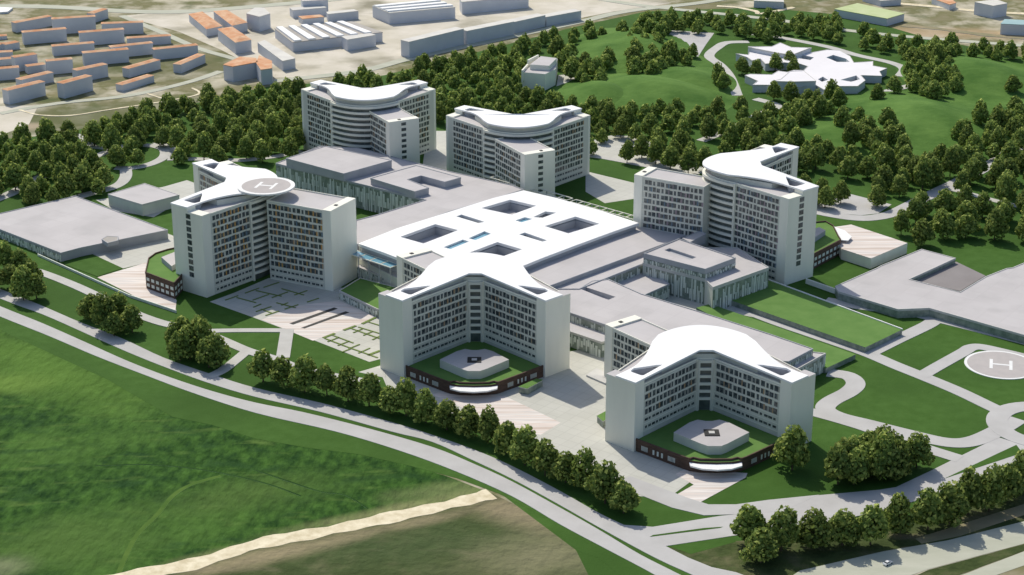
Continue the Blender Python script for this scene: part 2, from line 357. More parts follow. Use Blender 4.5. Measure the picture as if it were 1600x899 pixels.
ground_poly('lawn_verge', [(1042, 853), (1145, 838), (1150, 847), (1080, 866)], 'lawn', 0.075)
road('dirt_track', [(100, 925), (180, 904), (300, 882), (400, 851), (500, 832), (600, 811), (700, 789), (768, 772)], 8.5, 0.08, 'dirt')

road('field_track', [(182, 905), (196, 870), (215, 835), (245, 805), (270, 775), (300, 757), (345, 744)], 2.2, 0.03, 'track')
road('field_track', [(150, 728), (230, 726), (300, 732), (360, 742), (420, 757), (470, 775)], 0.9, 0.03, 'furrow')
road('field_track', [(400, 735), (450, 752), (500, 768), (540, 774), (575, 795)], 0.9, 0.03, 'furrow')
# the dual avenue
A_UT = [(-120, 403), (0, 452), (67, 479), (125, 504), (192, 530), (257, 560), (332, 586), (400, 607), (500, 630), (575, 650), (650, 672), (737, 702), (800, 729), (875, 768), (935, 802), (975, 821)]
A_UB = [(-120, 417), (0, 467), (67, 492), (135, 522), (200, 551), (265, 577), (332, 601), (400, 621), (500, 644), (612, 675), (675, 691), (737, 719), (800, 749), (875, 790), (940, 827), (1025, 873), (1100, 908), (1150, 940)]
A_LT = [(-120, 428), (0, 479), (67, 506), (135, 536), (200, 565), (265, 590), (332, 612), (400, 630), (475, 645), (575, 670), (675, 699), (737, 724), (800, 753), (875, 794), (940, 831), (1000, 867), (1065, 900), (1140, 940)]
A_LB = [(-120, 444), (0, 495), (75, 525), (150, 557), (225, 586), (300, 614), (400, 646), (525, 675), (625, 705), (712, 737), (800, 776), (875, 820), (950, 860), (1025, 900), (1090, 940)]
ground_poly('avenue_south', smooth_line(GP(A_LT), 4) + smooth_line(GP(A_LB), 4)[::-1], 'road', 0.20, 0.16, side='kerb', world=True)
ground_poly('avenue_north', smooth_line(GP(A_UT), 4) + GP([(1020, 824), (1125, 807), (1165, 803), (1225, 798), (1240, 790), (1275, 775), (1375, 766), (1400, 762), (1457, 735), (1487, 720), (1560, 684), (1610, 700), (1700, 655), (1760, 660), (1700, 690), (1600, 716), (1560, 738), (1480, 768), (1380, 799), (1300, 815), (1200, 830), (1145, 838), (1040, 854), (1075, 872), (1112, 887), (1150, 895), (1230, 925), (1180, 960)]) + smooth_line(GP(A_UB), 4)[::-1], 'road', 0.21, 0.17, side='kerb', world=True)
ground_poly('lane_island', [(1015, 840), (1125, 826), (1130, 824), (1100, 826), (1020, 837)], 'lawn', 0.26)
ground_poly('median_grass', [(1475, 749), (1560, 709), (1588, 696), (1594, 704), (1590, 711)], 'lawn', 0.27, 0.05)
# inner ring road meeting the avenue
ground_poly('service_road', GP([(1075, 779), (1107, 789), (1150, 789), (1200, 782), (1280, 774), (1225, 799), (1162, 804), (1100, 806), (1050, 794), (1000, 774), (960, 757), (985, 745)]), 'road', 0.235, 0.2, side='kerb', world=True)
# campus roads at the right
road('campus_road', [(1130, 470), (1200, 499), (1275, 525), (1350, 551), (1400, 572), (1450, 592), (1500, 613), (1550, 637), (1575, 648)], 8.5, 0.22)
road('campus_road', [(1293, 583), (1325, 588), (1337, 600), (1326, 613), (1298, 628), (1290, 640), (1312, 652), (1360, 664), (1420, 679), (1480, 692), (1520, 690), (1560, 673), (1590, 655)], 9.5, 0.22)
road('campus_road', [(1255, 641), (1300, 653), (1350, 668), (1400, 686), (1455, 704), (1500, 718)], 8, 0.22)
road('campus_road', [(1360, 552), (1400, 532), (1450, 508), (1462, 498)], 8.5, 0.22)
road('campus_road', [(1290, 470), (1350, 480), (1410, 486), (1465, 499), (1530, 515), (1600, 533), (1760, 575)], 9.5, 0.22)
road('campus_road', [(1440, 588), (1462, 575), (1505, 551), (1517, 544), (1534, 543), (1575, 552), (1620, 563)], 7.5, 0.22)
rc = G(1630, 665)
ring = [(rc[0]+21*math.cos(t), rc[1]+21*math.sin(t)) for t in [i*math.tau/48 for i in range(49)]]
ribbon_world('roundabout', ring, 10, 'road', 0.33, True)
# far roads and paths
road('park_road', [(1262, 328), (1300, 336), (1335, 341), (1362, 341), (1392, 335), (1420, 322), (1460, 302), (1500, 283), (1540, 262), (1600, 225), (1700, 170)], 10, 0.2)
ground_poly('car_park', [(1255, 335), (1262, 322), (1330, 304), (1393, 320), (1372, 334), (1345, 337), (1310, 334)], 'road', 0.14, 0.1, side='kerb')
road('park_path', [(1475, 294), (1510, 302), (1550, 313), (1592, 323)], 6, 0.2, 'path')
road('park_path', [(1170, 66), (1137, 67), (1122, 74), (1108, 88), (1125, 102), (1140, 120), (1152, 150)], 8.5, 0.2, 'path')
ground_poly('car_park', [(1030, 76), (1050, 48), (1116, 52), (1103, 70), (1091, 89), (1060, 82)], 'road', 0.15, 0.1, side='kerb')
road('park_path', [(1170, 53), (1212, 58), (1290, 73), (1340, 87), (1390, 98), (1412, 108), (1405, 120)], 8, 0.2, 'path')
road('park_path', [(1305, 169), (1360, 150), (1400, 140), (1435, 131)], 8, 0.2, 'path')
road('park_path', [(1180, 155), (1214, 166), (1185, 180), (1165, 192), (1130, 207), (1095, 221)], 8, 0.2, 'path')
ground_poly('car_park', [(920, 240), (918, 222), (955, 212), (990, 213), (1010, 220), (1120, 262), (1085, 275)], 'plaza', 0.14, 0.1, side='kerb')
road('footpath', [(918, 243), (960, 250), (1040, 266), (1100, 282)], 6, 0.2, 'path')
ground_poly('lawn_plot', [(915, 247), (1000, 266), (990, 284), (915, 268)], 'lawn', 0.10, 0.05)
ground_poly('paved_court', [(915, 268), (998, 288), (998, 310), (945, 318), (915, 300)], 'plaza', 0.12)
ground_poly('paved_court', [(668, 205), (702, 205), (702, 270), (660, 262)], 'plaza', 0.12)
# paths behind the left tower
road('park_road', [(-80, 338), (0, 310), (40, 291), (90, 263), (120, 256)], 9, 0.2, 'path')
road('park_road', [(95, 208), (130, 215), (140, 228), (172, 234), (150, 245), (130, 258)], 7, 0.2, 'path')
road('park_road', [(175, 233), (200, 228), (235, 228), (256, 234), (256, 246), (235, 257), (205, 263), (180, 263)], 7.5, 0.2, 'path')
ground_poly('park_road', [(238, 224), (255, 224), (277, 219), (272, 246), (250, 252), (256, 236)], 'path', 0.2, 0.1)
road('park_road', [(262, 249), (300, 249), (370, 251), (430, 245), (470, 236)], 7, 0.2, 'path')
road('park_road', [(196, 263), (196, 278), (180, 292), (130, 306), (80, 320), (0, 338)], 8, 0.2, 'path')
ground_poly('paved_court', [(257, 292), (292, 282), (320, 292), (320, 330), (282, 315), (240, 340), (180, 330), (150, 313), (170, 310)], 'plaza', 0.12)
# footpath along the front lawns
road('footpath', [(-20, 400), (60, 425), (110, 444), (150, 462), (205, 488), (245, 503), (280, 512), (330, 525), (385, 548), (430, 562), (470, 577), (530, 590), (590, 600)], 6.5, 0.2, 'path')
road('footpath', [(322, 518), (380, 517), (445, 517)], 5, 0.2, 'path')
road('footpath', [(449, 515), (442, 560)], 7, 0.2, 'path')
road('footpath', [(385, 550), (350, 578), (325, 590)], 6, 0.2, 'path')
# plazas
ground_poly('plaza', [(600, 565), (598, 590), (560, 582), (600, 570), (640, 560), (760, 545), (889, 550), (950, 540), (990, 600), (1040, 700), (1090, 745), (1045, 778), (1000, 776), (940, 752), (880, 718), (820, 690), (720, 655), (640, 620), (604, 604)], 'plaza', 0.13, 0.1, side='kerb')
ground_poly('decking', [(675, 617), (700, 610), (790, 620), (876, 661), (845, 680), (800, 672)], 'deck', 0.15)
ground_poly('decking', [(1053, 776), (1084, 758), (1055, 742), (1070, 733), (1168, 740), (1165, 747), (1095, 785)], 'deck', 0.16)
ground_poly('paved_court', [(328, 472), (366, 458), (420, 435), (480, 440), (560, 455), (600, 480), (600, 560), (577, 566), (480, 528), (400, 498)], 'plaza', 0.13, 0.1, side='kerb')
ground_poly('decking', [(409, 500), (466, 478), (530, 470), (590, 497), (489, 533)], 'deck', 0.15)
ground_poly('paved_court', [(125, 388), (240, 356), (285, 375), (285, 420), (225, 412), (192, 420)], 'plaza', 0.12, 0.1, side='kerb')
ground_poly('decking', [(152, 434), (228, 411), (255, 440), (276, 470), (274, 487), (208, 462)], 'deck', 0.15)
ground_poly('paved_court', [(1010, 465), (1050, 458), (1130, 466), (1150, 480), (1180, 497), (1100, 480), (1085, 486)], 'plaza', 0.13)
# slots, planting in the plazas
for q in ([(452, 506), (458, 508), (528, 483), (522, 481)], [(470, 513), (476, 514), (546, 489), (540, 487)]):
    p = GP(q)
    b = MB(); b.prism(p, 0.14, 0.17, 0, 0); o = b.build('light_slot', M['dark']); tag(o, kind='structure')
RP = random.Random(3)
pl = MB()
def planting(pb, p0, p1, w):
    a, c = G(*p0), G(*p1)
    pb.wallbox(a, c, -w/2, w/2, 0.1, 0.45, 0)
for a, c in (((505, 529), (523, 522)), ((537, 517), (556, 510)), ((566, 507), (587, 497)), ((575, 556), (594, 549))): planting(pl, a, c, 1.6)
for a, c in (((448+60, 530), (545, 544)), ((545, 544), (590, 560)), ((548, 514), (596, 531))): planting(pl, a, c, 0.9)
for a, c in (((512, 535), (530, 528)), ((528, 541), (546, 534)), ((545, 546), (562, 539)), ((560, 553), (578, 545)), ((552, 521), (566, 515)), ((568, 525), (582, 519)), ((582, 532), (596, 525)), ((520, 525), (552, 537)), ((560, 512), (596, 523)), ((575, 504), (598, 511)), ((535, 551), (548, 546)),
             ((415, 494), (436, 487)), ((445, 484), (466, 477)), ((408, 484), (424, 490)), ((432, 474), (462, 482)), ((440, 478), (450, 474)), ((396, 481), (408, 476)), ((425, 466), (450, 457)), ((395, 470), (420, 461)), ((370, 466), (400, 474)), ((400, 455), (440, 464)), ((440, 452), (475, 462)), ((460, 462), (480, 455)), ((400, 488), (424, 480)), ((352, 470), (372, 463)), ((383, 459), (405, 451)), ((412, 450), (436, 442)), ((480, 473), (498, 467))): planting(pl, a, c, 0.8)
tag(pl.build('planting_strip', M['planting']), 'low green planting strips set in lines across the paved court between the left towers', 'planting', kind='stuff')

# highway at the lower right corner
ground_poly('highway', [(1200, 925), (1250, 892), (1380, 862), (1480, 845), (1600, 815), (1800, 755), (1800, 800), (1600, 850), (1450, 890), (1350, 925)], 'highway', 0.09)
ground_poly('highway', [(1440, 940), (1480, 908), (1600, 862), (1800, 805), (1800, 840), (1600, 884), (1540, 905), (1490, 940)], 'highway', 0.09)
ground_poly('highway_median', [(1400, 915), (1450, 891), (1600, 851), (1800, 797), (1800, 806), (1600, 861), (1480, 906)], 'olive', 0.10)
# far land and roads by the town
ground_poly('far_yards', [(-400, 175), (0, 172), (60, 165), (180, 150), (330, 120), (350, 100), (300, 60), (190, 22), (-300, 60)], 'earth', 0.03)
ground_poly('far_yards', [(190, 25), (290, 16), (400, 10), (600, -10), (900, -30), (1050, 5), (960, 18), (900, 30), (650, 92), (560, 118), (430, 122), (345, 78), (280, 50)], 'yard', 0.05)
ground_poly('far_yards', [(-300, 172), (60, 165), (45, 195), (0, 212), (-300, 240)], 'yard', 0.06)
road('town_road', [(-200, 12), (0, 10), (100, 12), (200, 18), (300, 18), (450, 6), (600, -8)], 14, 0.1, 'highway')
road('town_road', [(190, 25), (250, 50), (310, 76), (365, 92), (420, 110)], 7, 0.11, 'highway')
road('town_road', [(0, 178), (90, 162), (200, 150), (290, 130), (345, 112)], 7, 0.11, 'highway')
road('dirt_path', [(30, 172), (60, 180), (110, 181), (170, 172), (250, 160), (310, 148), (300, 138)], 2.2, 0.13, 'dirt')
road('dirt_path', [(230, 147), (262, 157)], 2.0, 0.14, 'dirt')
road('town_road', [(420, 128), (560, 112), (640, 92), (760, 66), (900, 36), (980, 18), (1100, 4), (1180, -12)], 10, 0.12, 'highway')
road('town_road', [(820, -22), (920, -4), (1010, 10), (1200, 30), (1300, 45), (1420, 58), (1600, 72), (1750, 84)], 9, 0.13, 'highway')
road('dirt_path', [(1120, 10), (1150, 12), (1180, 18), (1190, 22), (1240, 12)], 5, 0.14, 'dirt')
road('dirt_path', [(1410, 40), (1470, 46), (1540, 55), (1620, 62)], 9, 0.12, 'dirt_edge')
road('town_road', [(1380, 4), (1450, 10), (1530, 18), (1640, 24)], 8, 0.13, 'dirt')

# soft mounds of the park
def hill(px, py, rx, ry, h, m='park', rot=0.0):
    cx, cy = G(px, py); N = 28; b = MB(); grid = []
    for i in range(N+1):
        for j in range(N+1):
            u, v = (i/N*2-1), (j/N*2-1)
            r = math.hypot(u, v); k = max(0, 1 - min(r, 1)**2)**2
            x, y = u*rx, v*ry
            grid.append((cx+x*math.cos(rot)-y*math.sin(rot), cy+x*math.sin(rot)+y*math.cos(rot), h*k*(1+0.15*math.sin(5*u+3*v)) + (0.06 if r < 1 else -0.3)))
    b.v = grid
    for i in range(N):
        for j in range(N):
            a = i*(N+1)+j; b.f.append((a, a+N+1, a+N+2, a+1)); b.mi.append(0)
    return tag(b.build('hill', M[m], smooth=True), kind='structure')
ground_poly('park_lawn', smooth_line(GP([(880, 85), (930, 62), (985, 55), (1020, 60), (1090, 85), (1125, 110), (1140, 145), (1120, 162), (1040, 160), (960, 168), (905, 158), (915, 130), (960, 110), (900, 92), (880, 85)]), 5), 'park', 0.08, world=True)
ground_poly('park_lawn', smooth_line(GP([(1330, 160), (1400, 145), (1500, 125), (1620, 110), (1640, 150), (1540, 175), (1480, 205), (1460, 235), (1400, 240), (1310, 225), (1250, 225), (1240, 200), (1330, 160)]), 5), 'park', 0.08, world=True)
hill(985, 80, 55, 90, 10); hill(1010, 148, 70, 75, 9, rot=0.3); hill(935, 152, 40, 55, 9); hill(1060, 128, 50, 60, 7)
hill(1430, 190, 70, 90, 9); hill(1520, 120, 60, 80, 9); hill(1340, 205, 60, 60, 5)

# ================================================================ BUILDING HELPERS
def cladding(parent, p0, p1, z0, z1, seed=0, name='cladding'):
    """dark glass wall with pale vertical fins of uneven length, on the right hand side of p0->p1"""
    rr = random.Random(seed)
    b = MB(); b.wallbox(p0, p1, 0.02, 0.15, z0, z1, 0)
    L = math.hypot(p1[0]-p0[0], p1[1]-p0[1]); s = 0.3
    while s < L - 0.5:
        w = rr.choice((0.3, 0.45, 0.6, 0.8, 1.2)); e = min(s+w, L)
        a, c = lerp(p0, p1, s/L), lerp(p0, p1, e/L); H = z1-z0
        zs = z0 + H*rr.choice((0, 0, 0.1, 0.3, 0.5)); ze = z1 - H*rr.choice((0, 0, 0.1, 0.25, 0.45))
        if ze - zs > 0.8: b.wallbox(a, c, 0.15, 0.40, zs, ze, 1)
        s = e + rr.choice((0.2, 0.35, 0.5, 0.8))
    return b.build(name, [M['dark_clad'], M['fin']], parent)
def block(name, pts, z0, z1, label, cat, group=None, roof='roof', wall='grey_wall', parapet=0.5, holes=(), world=False, clad=(), zpts=None, hole_floor='roof', hole_depth=3.0, fascia=0.0):
    """flat roofed block: wall and roof parts; pts measured at roof level"""
    P = pts if world else GP(pts, z1 if zpts is None else zpts)
    P = ccw(P); Hs = [ccw(h if world else GP(h, z1)) for h in holes]
    c = cen(P); t = empty(name, (c[0], c[1], z0), label, cat, group)
    b = MB(); b.prism(P, z0, z1 - 0.25, 0, 0, Hs, bottom=False); b.build('wall', M[wall], t)
    b = MB()
    def inset(poly, d):
        out = []; n = len(poly)
        for i in range(n):
            a, q, e = poly[i-1], poly[i], poly[(i+1) % n]
            v1 = Vector((q[0]-a[0], q[1]-a[1])).normalized(); v2 = Vector((e[0]-q[0], e[1]-q[1])).normalized()
            n1 = Vector((-v1.y, v1.x)); n2 = Vector((-v2.y, v2.x)); m_ = n1+n2
            if m_.length < 1e-3: m_ = n1
            m_ = m_.normalized(); k = d/max(0.35, m_.dot(n1))
            out.append((q[0]+m_.x*k, q[1]+m_.y*k))
        return out
    Pi = inset(P, 0.02); b.prism(Pi, z1-0.25, z1, 0, 0, Hs, bottom=False); b.build('roof', M[roof], t)
    if parapet:
        b = MB(); Po = inset(P, -0.12); Pn = inset(P, 0.35)
        b.prism(Po, z1-0.9-fascia, z1+parapet, 0, 0, [Pn]); b.build('parapet', M['kerb' if wall != 'grey_wall' else 'grey_wall'], t)
    for h in Hs:
        b = MB(); b.prism(h, z1-hole_depth-0.2, z1-hole_depth, 0, 0, bottom=False); b.build('courtyard_floor', M[hole_floor], t)
    if clad:
        n = len(P)
        for i in range(n):
            p, q = P[i], P[(i+1) % n]; L = math.dist(p, q)
            if L > 5 and (p[0]-q[0])/L < -0.25: cladding(t, p, q, z0+0.1, z1-0.95-fascia, seed=i+int(abs(c[0])*7))
    return t, P

# ================================================================ TOWERS
FH = 3.75
CAMV = Vector((0, 0, CAM_H))
def facade_windows(store, acc, p0, p1, z0, z1, seed, style, s0=0.8, s1=0.8, fh=FH):
    rr = random.Random(seed)
    L = math.hypot(p1[0]-p0[0], p1[1]-p0[1])
    if L < 4: return
    dx, dy = (p1[0]-p0[0])/L, (p1[1]-p0[1])/L; nx, ny = dy, -dx
    nf = int((z1-z0-0.6)//fh); base = z1 - 0.9 - nf*fh
    n = max(1, int((L-s0-s1)/2.6)); pitch = (L-s0-s1)/n
    for f in range(nf):
        zf = base + f*fh
        low = f < 2
        for k in range(n):
            cs = s0 + (k+0.5)*pitch
            w = (1.25, 2.2, 1.9)[(k*2+f) % 3] * (1.0 if not low else 1.05); h = (2.65, 2.3, 2.5)[(k+f) % 3] if not low else 1.15
            off = rr.uniform(-0.2, 0.2)
            a = cs - w/2 + off; c = cs + w/2 + off
            q0 = (p0[0]+dx*a, p0[1]+dy*a); q1 = (p0[0]+dx*c, p0[1]+dy*c)
            zc = zf + 0.85 + (0.6 if low else 0)
            mid = Vector(((q0[0]+q1[0])/2, (q0[1]+q1[1])/2, zc+h/2)); v = CAMV - mid
            face = (v.x*nx+v.y*ny)/v.length
            store.append((face/v.length**2 * (1 if zc > 8 else 0.5), q0, q1, zc, zc+h))
            if style and not low and rr.random() < style['p']:
                m = rr.choice(style['m']); e0 = (p0[0]+dx*(c+0.1), p0[1]+dy*(c+0.1)); e1 = (p0[0]+dx*min(c+1.0, L), p0[1]+dy*min(c+0.8, L))
                acc.wallbox(e0, e1, 0.02, 0.09, zc-0.1, zc+h+0.1, m)
    return base, nf

def tower(name, label, I, bis, ang, L, W, Zr, Zc, depth, stub, strip=False, ms=7.0, full=False, style=None, z0=0.0, podium=False, heli=False, seed=1, group='hospital ward towers with white boomerang roofs', wh=24.5):
    """two wings at +-ang from the direction bis around the inner corner I, a lower third wing (stub)"""
    bx, by = math.cos(math.radians(bis)), math.sin(math.radians(bis)); a = math.radians(ang)
    def T(x, y): return (I[0]+bx*x-by*y, I[1]+by*x+bx*y)
    d = {1: (math.cos(a), math.sin(a)), -1: (math.cos(a), -math.sin(a))}
    n = {1: (-math.sin(a), math.cos(a)), -1: (-math.sin(a), -math.cos(a))}
    def WP(i, s, t): return T(d[i][0]*s+n[i][0]*t, d[i][1]*s+n[i][1]*t)
    root = empty(name, (I[0], I[1], z0), label, 'building', group)
    ch = 5.2
    def arc(t_hub, dep, N=14):
        m1 = (d[1][0]*ms+n[1][0]*t_hub, d[1][1]*ms+n[1][1]*t_hub); m2 = (m1[0], -m1[1])
        cx = 2*(-dep)-m1[0]
        return [T((1-t)**2*m1[0]+2*t*(1-t)*cx+t*t*m2[0], (1-t)**2*m1[1]+t*t*m2[1]) for t in [k/N for k in range(N+1)]]
    A = arc(wh, depth)
    main = [WP(-1, L, 0), WP(-1, ch, 0), WP(1, ch, 0), WP(1, L, 0), WP(1, L, W)] + A + [WP(-1, L, W)]
    b = MB(); b.prism(main, z0, Zr, 1, 0, bottom=False)
    b.build('wall', [M['tower_wall'], M['roof']], root)
    # stub wing
    sc, sdir, slen, sw, sz = stub
    sd = (math.cos(math.radians(sdir)), math.sin(math.radians(sdir)))
    side = (-sd[1], sd[0])
    ctr = T(-10, 0)
    if (ctr[0]-sc[0])*side[0]+(ctr[1]-sc[1])*side[1] < 0: side = (-side[0], -side[1])
    S0, S1 = sc, (sc[0]+sd[0]*slen, sc[1]+sd[1]*slen)
    S3, S2 = (sc[0]+side[0]*sw, sc[1]+side[1]*sw), (S1[0]+side[0]*sw, S1[1]+side[1]*sw)
    b = MB(); b.prism([S0, S1, S2, S3], z0, sz, 1, 0, bottom=False)
    st = b.build('stub_wing', [M['tower_wall'], M['roof']], root)
    sp = ccw([S0, S1, S2, S3])
    # parapets (thin rims)
    def rim(poly, z, m='white_wall', w=0.4, h=0.7, par=root, nm='parapet'):
        poly = ccw(poly); c = []
        N = len(poly)
        for i in range(N):
            p, q, e = poly[i-1], poly[i], poly[(i+1) % N]
            v1 = Vector((q[0]-p[0], q[1]-p[1])).normalized(); v2 = Vector((e[0]-q[0], e[1]-q[1])).normalized()
            m_ = (Vector((-v1.y, v1.x))+Vector((-v2.y, v2.x))).normalized(); k = w/max(0.4, m_.dot(Vector((-v1.y, v1.x))))
            c.append((q[0]+m_.x*k, q[1]+m_.y*k))
        bb = MB(); bb.prism(poly, z, z+h, 0, 0, [c]); return bb.build(nm, M[m], par)
    rim(main, Zr); rim([S0, S1, S2, S3], sz, par=st)
    # end blocks: plain walls closing each wing
    eb = 6.0
    wc = W*(0.66 if full else 0.52)
    for i in (1, -1):
        b = MB()
        q = [WP(i, L-eb, -0.25), WP(i, L+0.3, -0.25), WP(i, L+0.3, W+0.25), WP(i, L-eb, W+0.25)]
        b.prism(q, z0, Zr+0.9, 0, 0, bottom=False)
        wt_ = W+0.25 if full else wc
        b.prism([WP(i, L-eb, -0.27), WP(i, L+0.32, -0.27), WP(i, L+0.32, wt_), WP(i, L-eb, wt_)], Zr+0.9, Zc+0.02, 1, 0, bottom=False)
        e = b.build('end_wall', [M['white_wall'], M['roof']], root)
        if strip:
            a0, a1 = (WP(i, L+0.3, W*0.47), WP(i, L+0.3, W*0.62)); 
            if i == -1: pass
            dirn = (a0, a1) if i == -1 else (a1, a0)
            # outward must be away from the hub
            vx, vy = dirn[1][0]-dirn[0][0], dirn[1][1]-dirn[0][1]; nx_, ny_ = vy, -vx
            ox, oy = WP(i, 1, 0)[0]-WP(i, 0, 0)[0], WP(i, 1, 0)[1]-WP(i, 0, 0)[1]
            if nx_*ox+ny_*oy < 0: dirn = (dirn[1], dirn[0])
            b = MB(); z = Zr-2.4
            while z > z0+7: b.wallbox(dirn[0], dirn[1], 0.02, 0.12, z-0.5, z+2.2, 0); z -= FH
            b.build('window_strip', M['glass'], e)
    # stub end block
    se = (S0[0]+sd[0]*5, S0[1]+sd[1]*5)
    o2 = (se[0]+side[0]*sw, se[1]+side[1]*sw)
    def ex(p, ks, kd): return (p[0]-sd[0]*kd+side[0]*ks, p[1]-sd[1]*kd+side[1]*ks)
    b = MB(); b.prism([ex(S0, -.25, .3), ex(se, -.25, 0), ex(o2, .25, 0), ex(S3, .25, .3)], z0, sz+0.9, 0, 0, bottom=False)
    e = b.build('end_wall', M['white_wall'], st)
    b = MB(); k0 = ex(S0, sw*0.35, -1.6); k1 = ex(k0, 1.8, 0); k2 = ex(k1, 0, -1.8); k3 = ex(k0, 0, -1.8)
    b.prism([k0, k1, k2, k3], sz+0.9, sz+1.2, 0, 0); b.build('roof_hatch', M['dark'], e)
    if seed in (3, 4):
        a0, a1 = ex(S0, sw*0.40, .3), ex(S0, sw*0.56, .3)
        if (a1[1]-a0[1])*(-sd[0]) + -(a1[0]-a0[0])*(-sd[1]) < 0: a0, a1 = a1, a0
        b = MB(); z = sz-2.6
        while z > z0+4: b.wallbox(a0, a1, 0.02, 0.12, z, z+2.0, 0); z -= FH
        b.build('window_strip', M['glass'], e)
    # facades
    store = []; acc = MB(); bands = MB()
    def face(p0, p1, z1, sd_, zb=z0):
        r = facade_windows(store, acc, p0, p1, zb, z1, sd_, style)
        if r:
            for f in range(r[1]+1): bands.wallbox(p0, p1, 0.02, 0.16, r[0]+f*FH+0.02, r[0]+f*FH+0.38, 0)
    zpod = 5.6 if podium else z0
    face(WP(-1, L-eb-0.2, 0), WP(-1, ch+1.0, 0), Zr, seed*10+1, zpod)
    face(WP(1, ch+1.0, 0), WP(1, L-eb-0.2, 0), Zr, seed*10+2, zpod)
    face(lerp(WP(1, L, W), A[0], eb/(L-ms)), A[0], Zr, seed*10+3)
    face(A[-1], lerp(A[-1], WP(-1, L, W), 1-eb/(L-ms)), Zr, seed*10+4)
    for k in range(4):
        p, q = sp[k], sp[(k+1) % 4]
        Lq = math.hypot(q[0]-p[0], q[1]-p[1])
        if abs(Lq - slen) < 0.01 and abs(((q[0]-p[0])*sd[0]+(q[1]-p[1])*sd[1]))/Lq > 0.9:
            if (q[0]-p[0])*sd[0]+(q[1]-p[1])*sd[1] > 0: face(lerp(p, q, 5.3/Lq), q, sz, seed*10+5+k)
            else: face(p, lerp(p, q, 1-5.3/Lq), sz, seed*10+5+k)
    bands.build('floor_bands', M['band'], root)
    if acc.f: acc.build('facade_panels', [M[x] for x in style['mats']], root)
    store.sort(key=lambda r: -r[0])
    for k, (_, q0, q1, za, zb) in enumerate(store[:100]):
        b = MB(); b.wallbox(q0, q1, 0.02, 0.08, za, zb, 0); b.build('window', M['glass'], root)
    b = MB()
    for _, q0, q1, za, zb in store[100:]: b.wallbox(q0, q1, 0.02, 0.08, za, zb, 0)
    tag(b.build('window', M['glass'], root), kind='stuff')
    # balconies: dark glazing with pale bands, on the inner corner and the rounded outer side
    c0, c1 = WP(-1, ch, 0), WP(1, ch, 0)
    b = MB(); b.wallbox(c0, c1, 0.03, 0.25, zpod, Zr-0.3, 0); b.build('balcony_glazing', M['glazing'], root)
    b = MB()
    for i in range(len(A)-1): b.wallbox(A[i], A[i+1], 0.03, 0.25, z0, Zr-0.3, 0)
    b.build('balcony_glazing', M['glazing'], root)
    fl = Zr-1.5
    while fl > zpod + 1.5:
        b = MB(); b.wallbox(c0, c1, 0.25, 0.9, fl, fl+1.35, 0)
        b.build('balcony', M['band'], root); fl -= FH
    fl = Zr-1.5
    while fl > z0 + 1.5:
        b = MB(); off = []
        cx, cy = T(0, 0)
        for p in A:
            v = Vector((p[0]-cx, p[1]-cy)).normalized(); off.append((p[0]+v.x*1.7, p[1]+v.y*1.7))
        inn = []
        for p in A:
            v = Vector((p[0]-cx, p[1]-cy)).normalized(); inn.append((p[0]+v.x*0.2, p[1]+v.y*0.2))
        b.prism(inn+off[::-1], fl, fl+1.45, 0, 0); b.build('balcony', M['band'], root); fl -= FH
    for p0_, p1_ in ((WP(-1, ch+1.0, 0), WP(-1, ch-0.1, 0)), (WP(1, ch-0.1, 0), WP(1, ch+1.0, 0)), (lerp(A[0], WP(1, L, W), 0.03), A[0]), (A[-1], lerp(A[-1], WP(-1, L, W), 0.03))):
        b = MB(); b.wallbox(p0_, p1_, 0.02, 1.3, z0, Zr+0.3, 0); b.build('corner_fin', M['band'], root)
    # recessed top storey and roof canopy with openings near the tips
    A2 = arc(wh-3.0, depth-3.0)
    b = MB(); b.prism([WP(-1, L*0.58, 2.2), WP(-1, 7, 2.2), WP(1, 7, 2.2), WP(1, L*0.58, 2.2), WP(1, L*0.58, W*0.66)]+A2+[WP(-1, L*0.58, W*0.66)], Zr, Zc+0.05, 0, 0, bottom=False)
    b.build('top_storey', M['tower_wall'], root)
    A3 = arc(wh+0.9, depth+1.7, 18)
    prof = [(L+0.6, wc+0.3), (L*0.86, wc+0.2), (L*0.70, wc+0.08*(wh-wc)), (L*0.53, wc+0.27*(wh-wc)), (L*0.37, wc+0.55*(wh-wc)), (max(ms+1, L*0.22), wc+0.86*(wh-wc))]
    side1 = smooth_line([WP(1, *q_) for q_ in prof], 4); side2 = smooth_line([WP(-1, *q_) for q_ in prof], 4)
    can = [WP(-1, L+0.6, -0.5), WP(-1, ch, -0.6), WP(1, ch, -0.6), WP(1, L+0.6, -0.5)] + side1 + A3[1:-1] + side2[::-1]
    holes = [[WP(i, L*0.56, 2.6), WP(i, L*0.84, 2.0), WP(i, L*0.855, 3.0), WP(i, L*0.855, wc*0.78), WP(i, L*0.84, wc*0.88), WP(i, L*0.78, wc*0.95), WP(i, L*0.60, 4.6)] for i in (1, -1)]
    zf = lambda x, y: 1.6*max(0.0, 1-(math.hypot(x-ctr[0], y-ctr[1])/44.0)**2)
    b = MB(); b.prism(can, Zc, Zc+0.9, 0, 0, holes, zf=zf); b.build('canopy', M['white_roof'], root)
    for h in holes:
        hh = ccw(h); b = MB()
        for k in range(len(hh)): b.wallbox(hh[(k+1) % len(hh)], hh[k], -0.25, -0.02, Zr+0.05, Zc+0.02, 0)
        b.build('opening_lining', M['grey_wall'], root)
    for i in (1, -1):       # pale rooftop unit on the terrace
        b = MB(); b.prism([WP(i, L*0.64, 0.45), WP(i, L*0.85, 0.45), WP(i, L*0.85, 1.7), WP(i, L*0.64, 1.7)], Zr+0.02, Zr+0.9, 0, 0); b.build('roof_unit', M['kerb'], root)
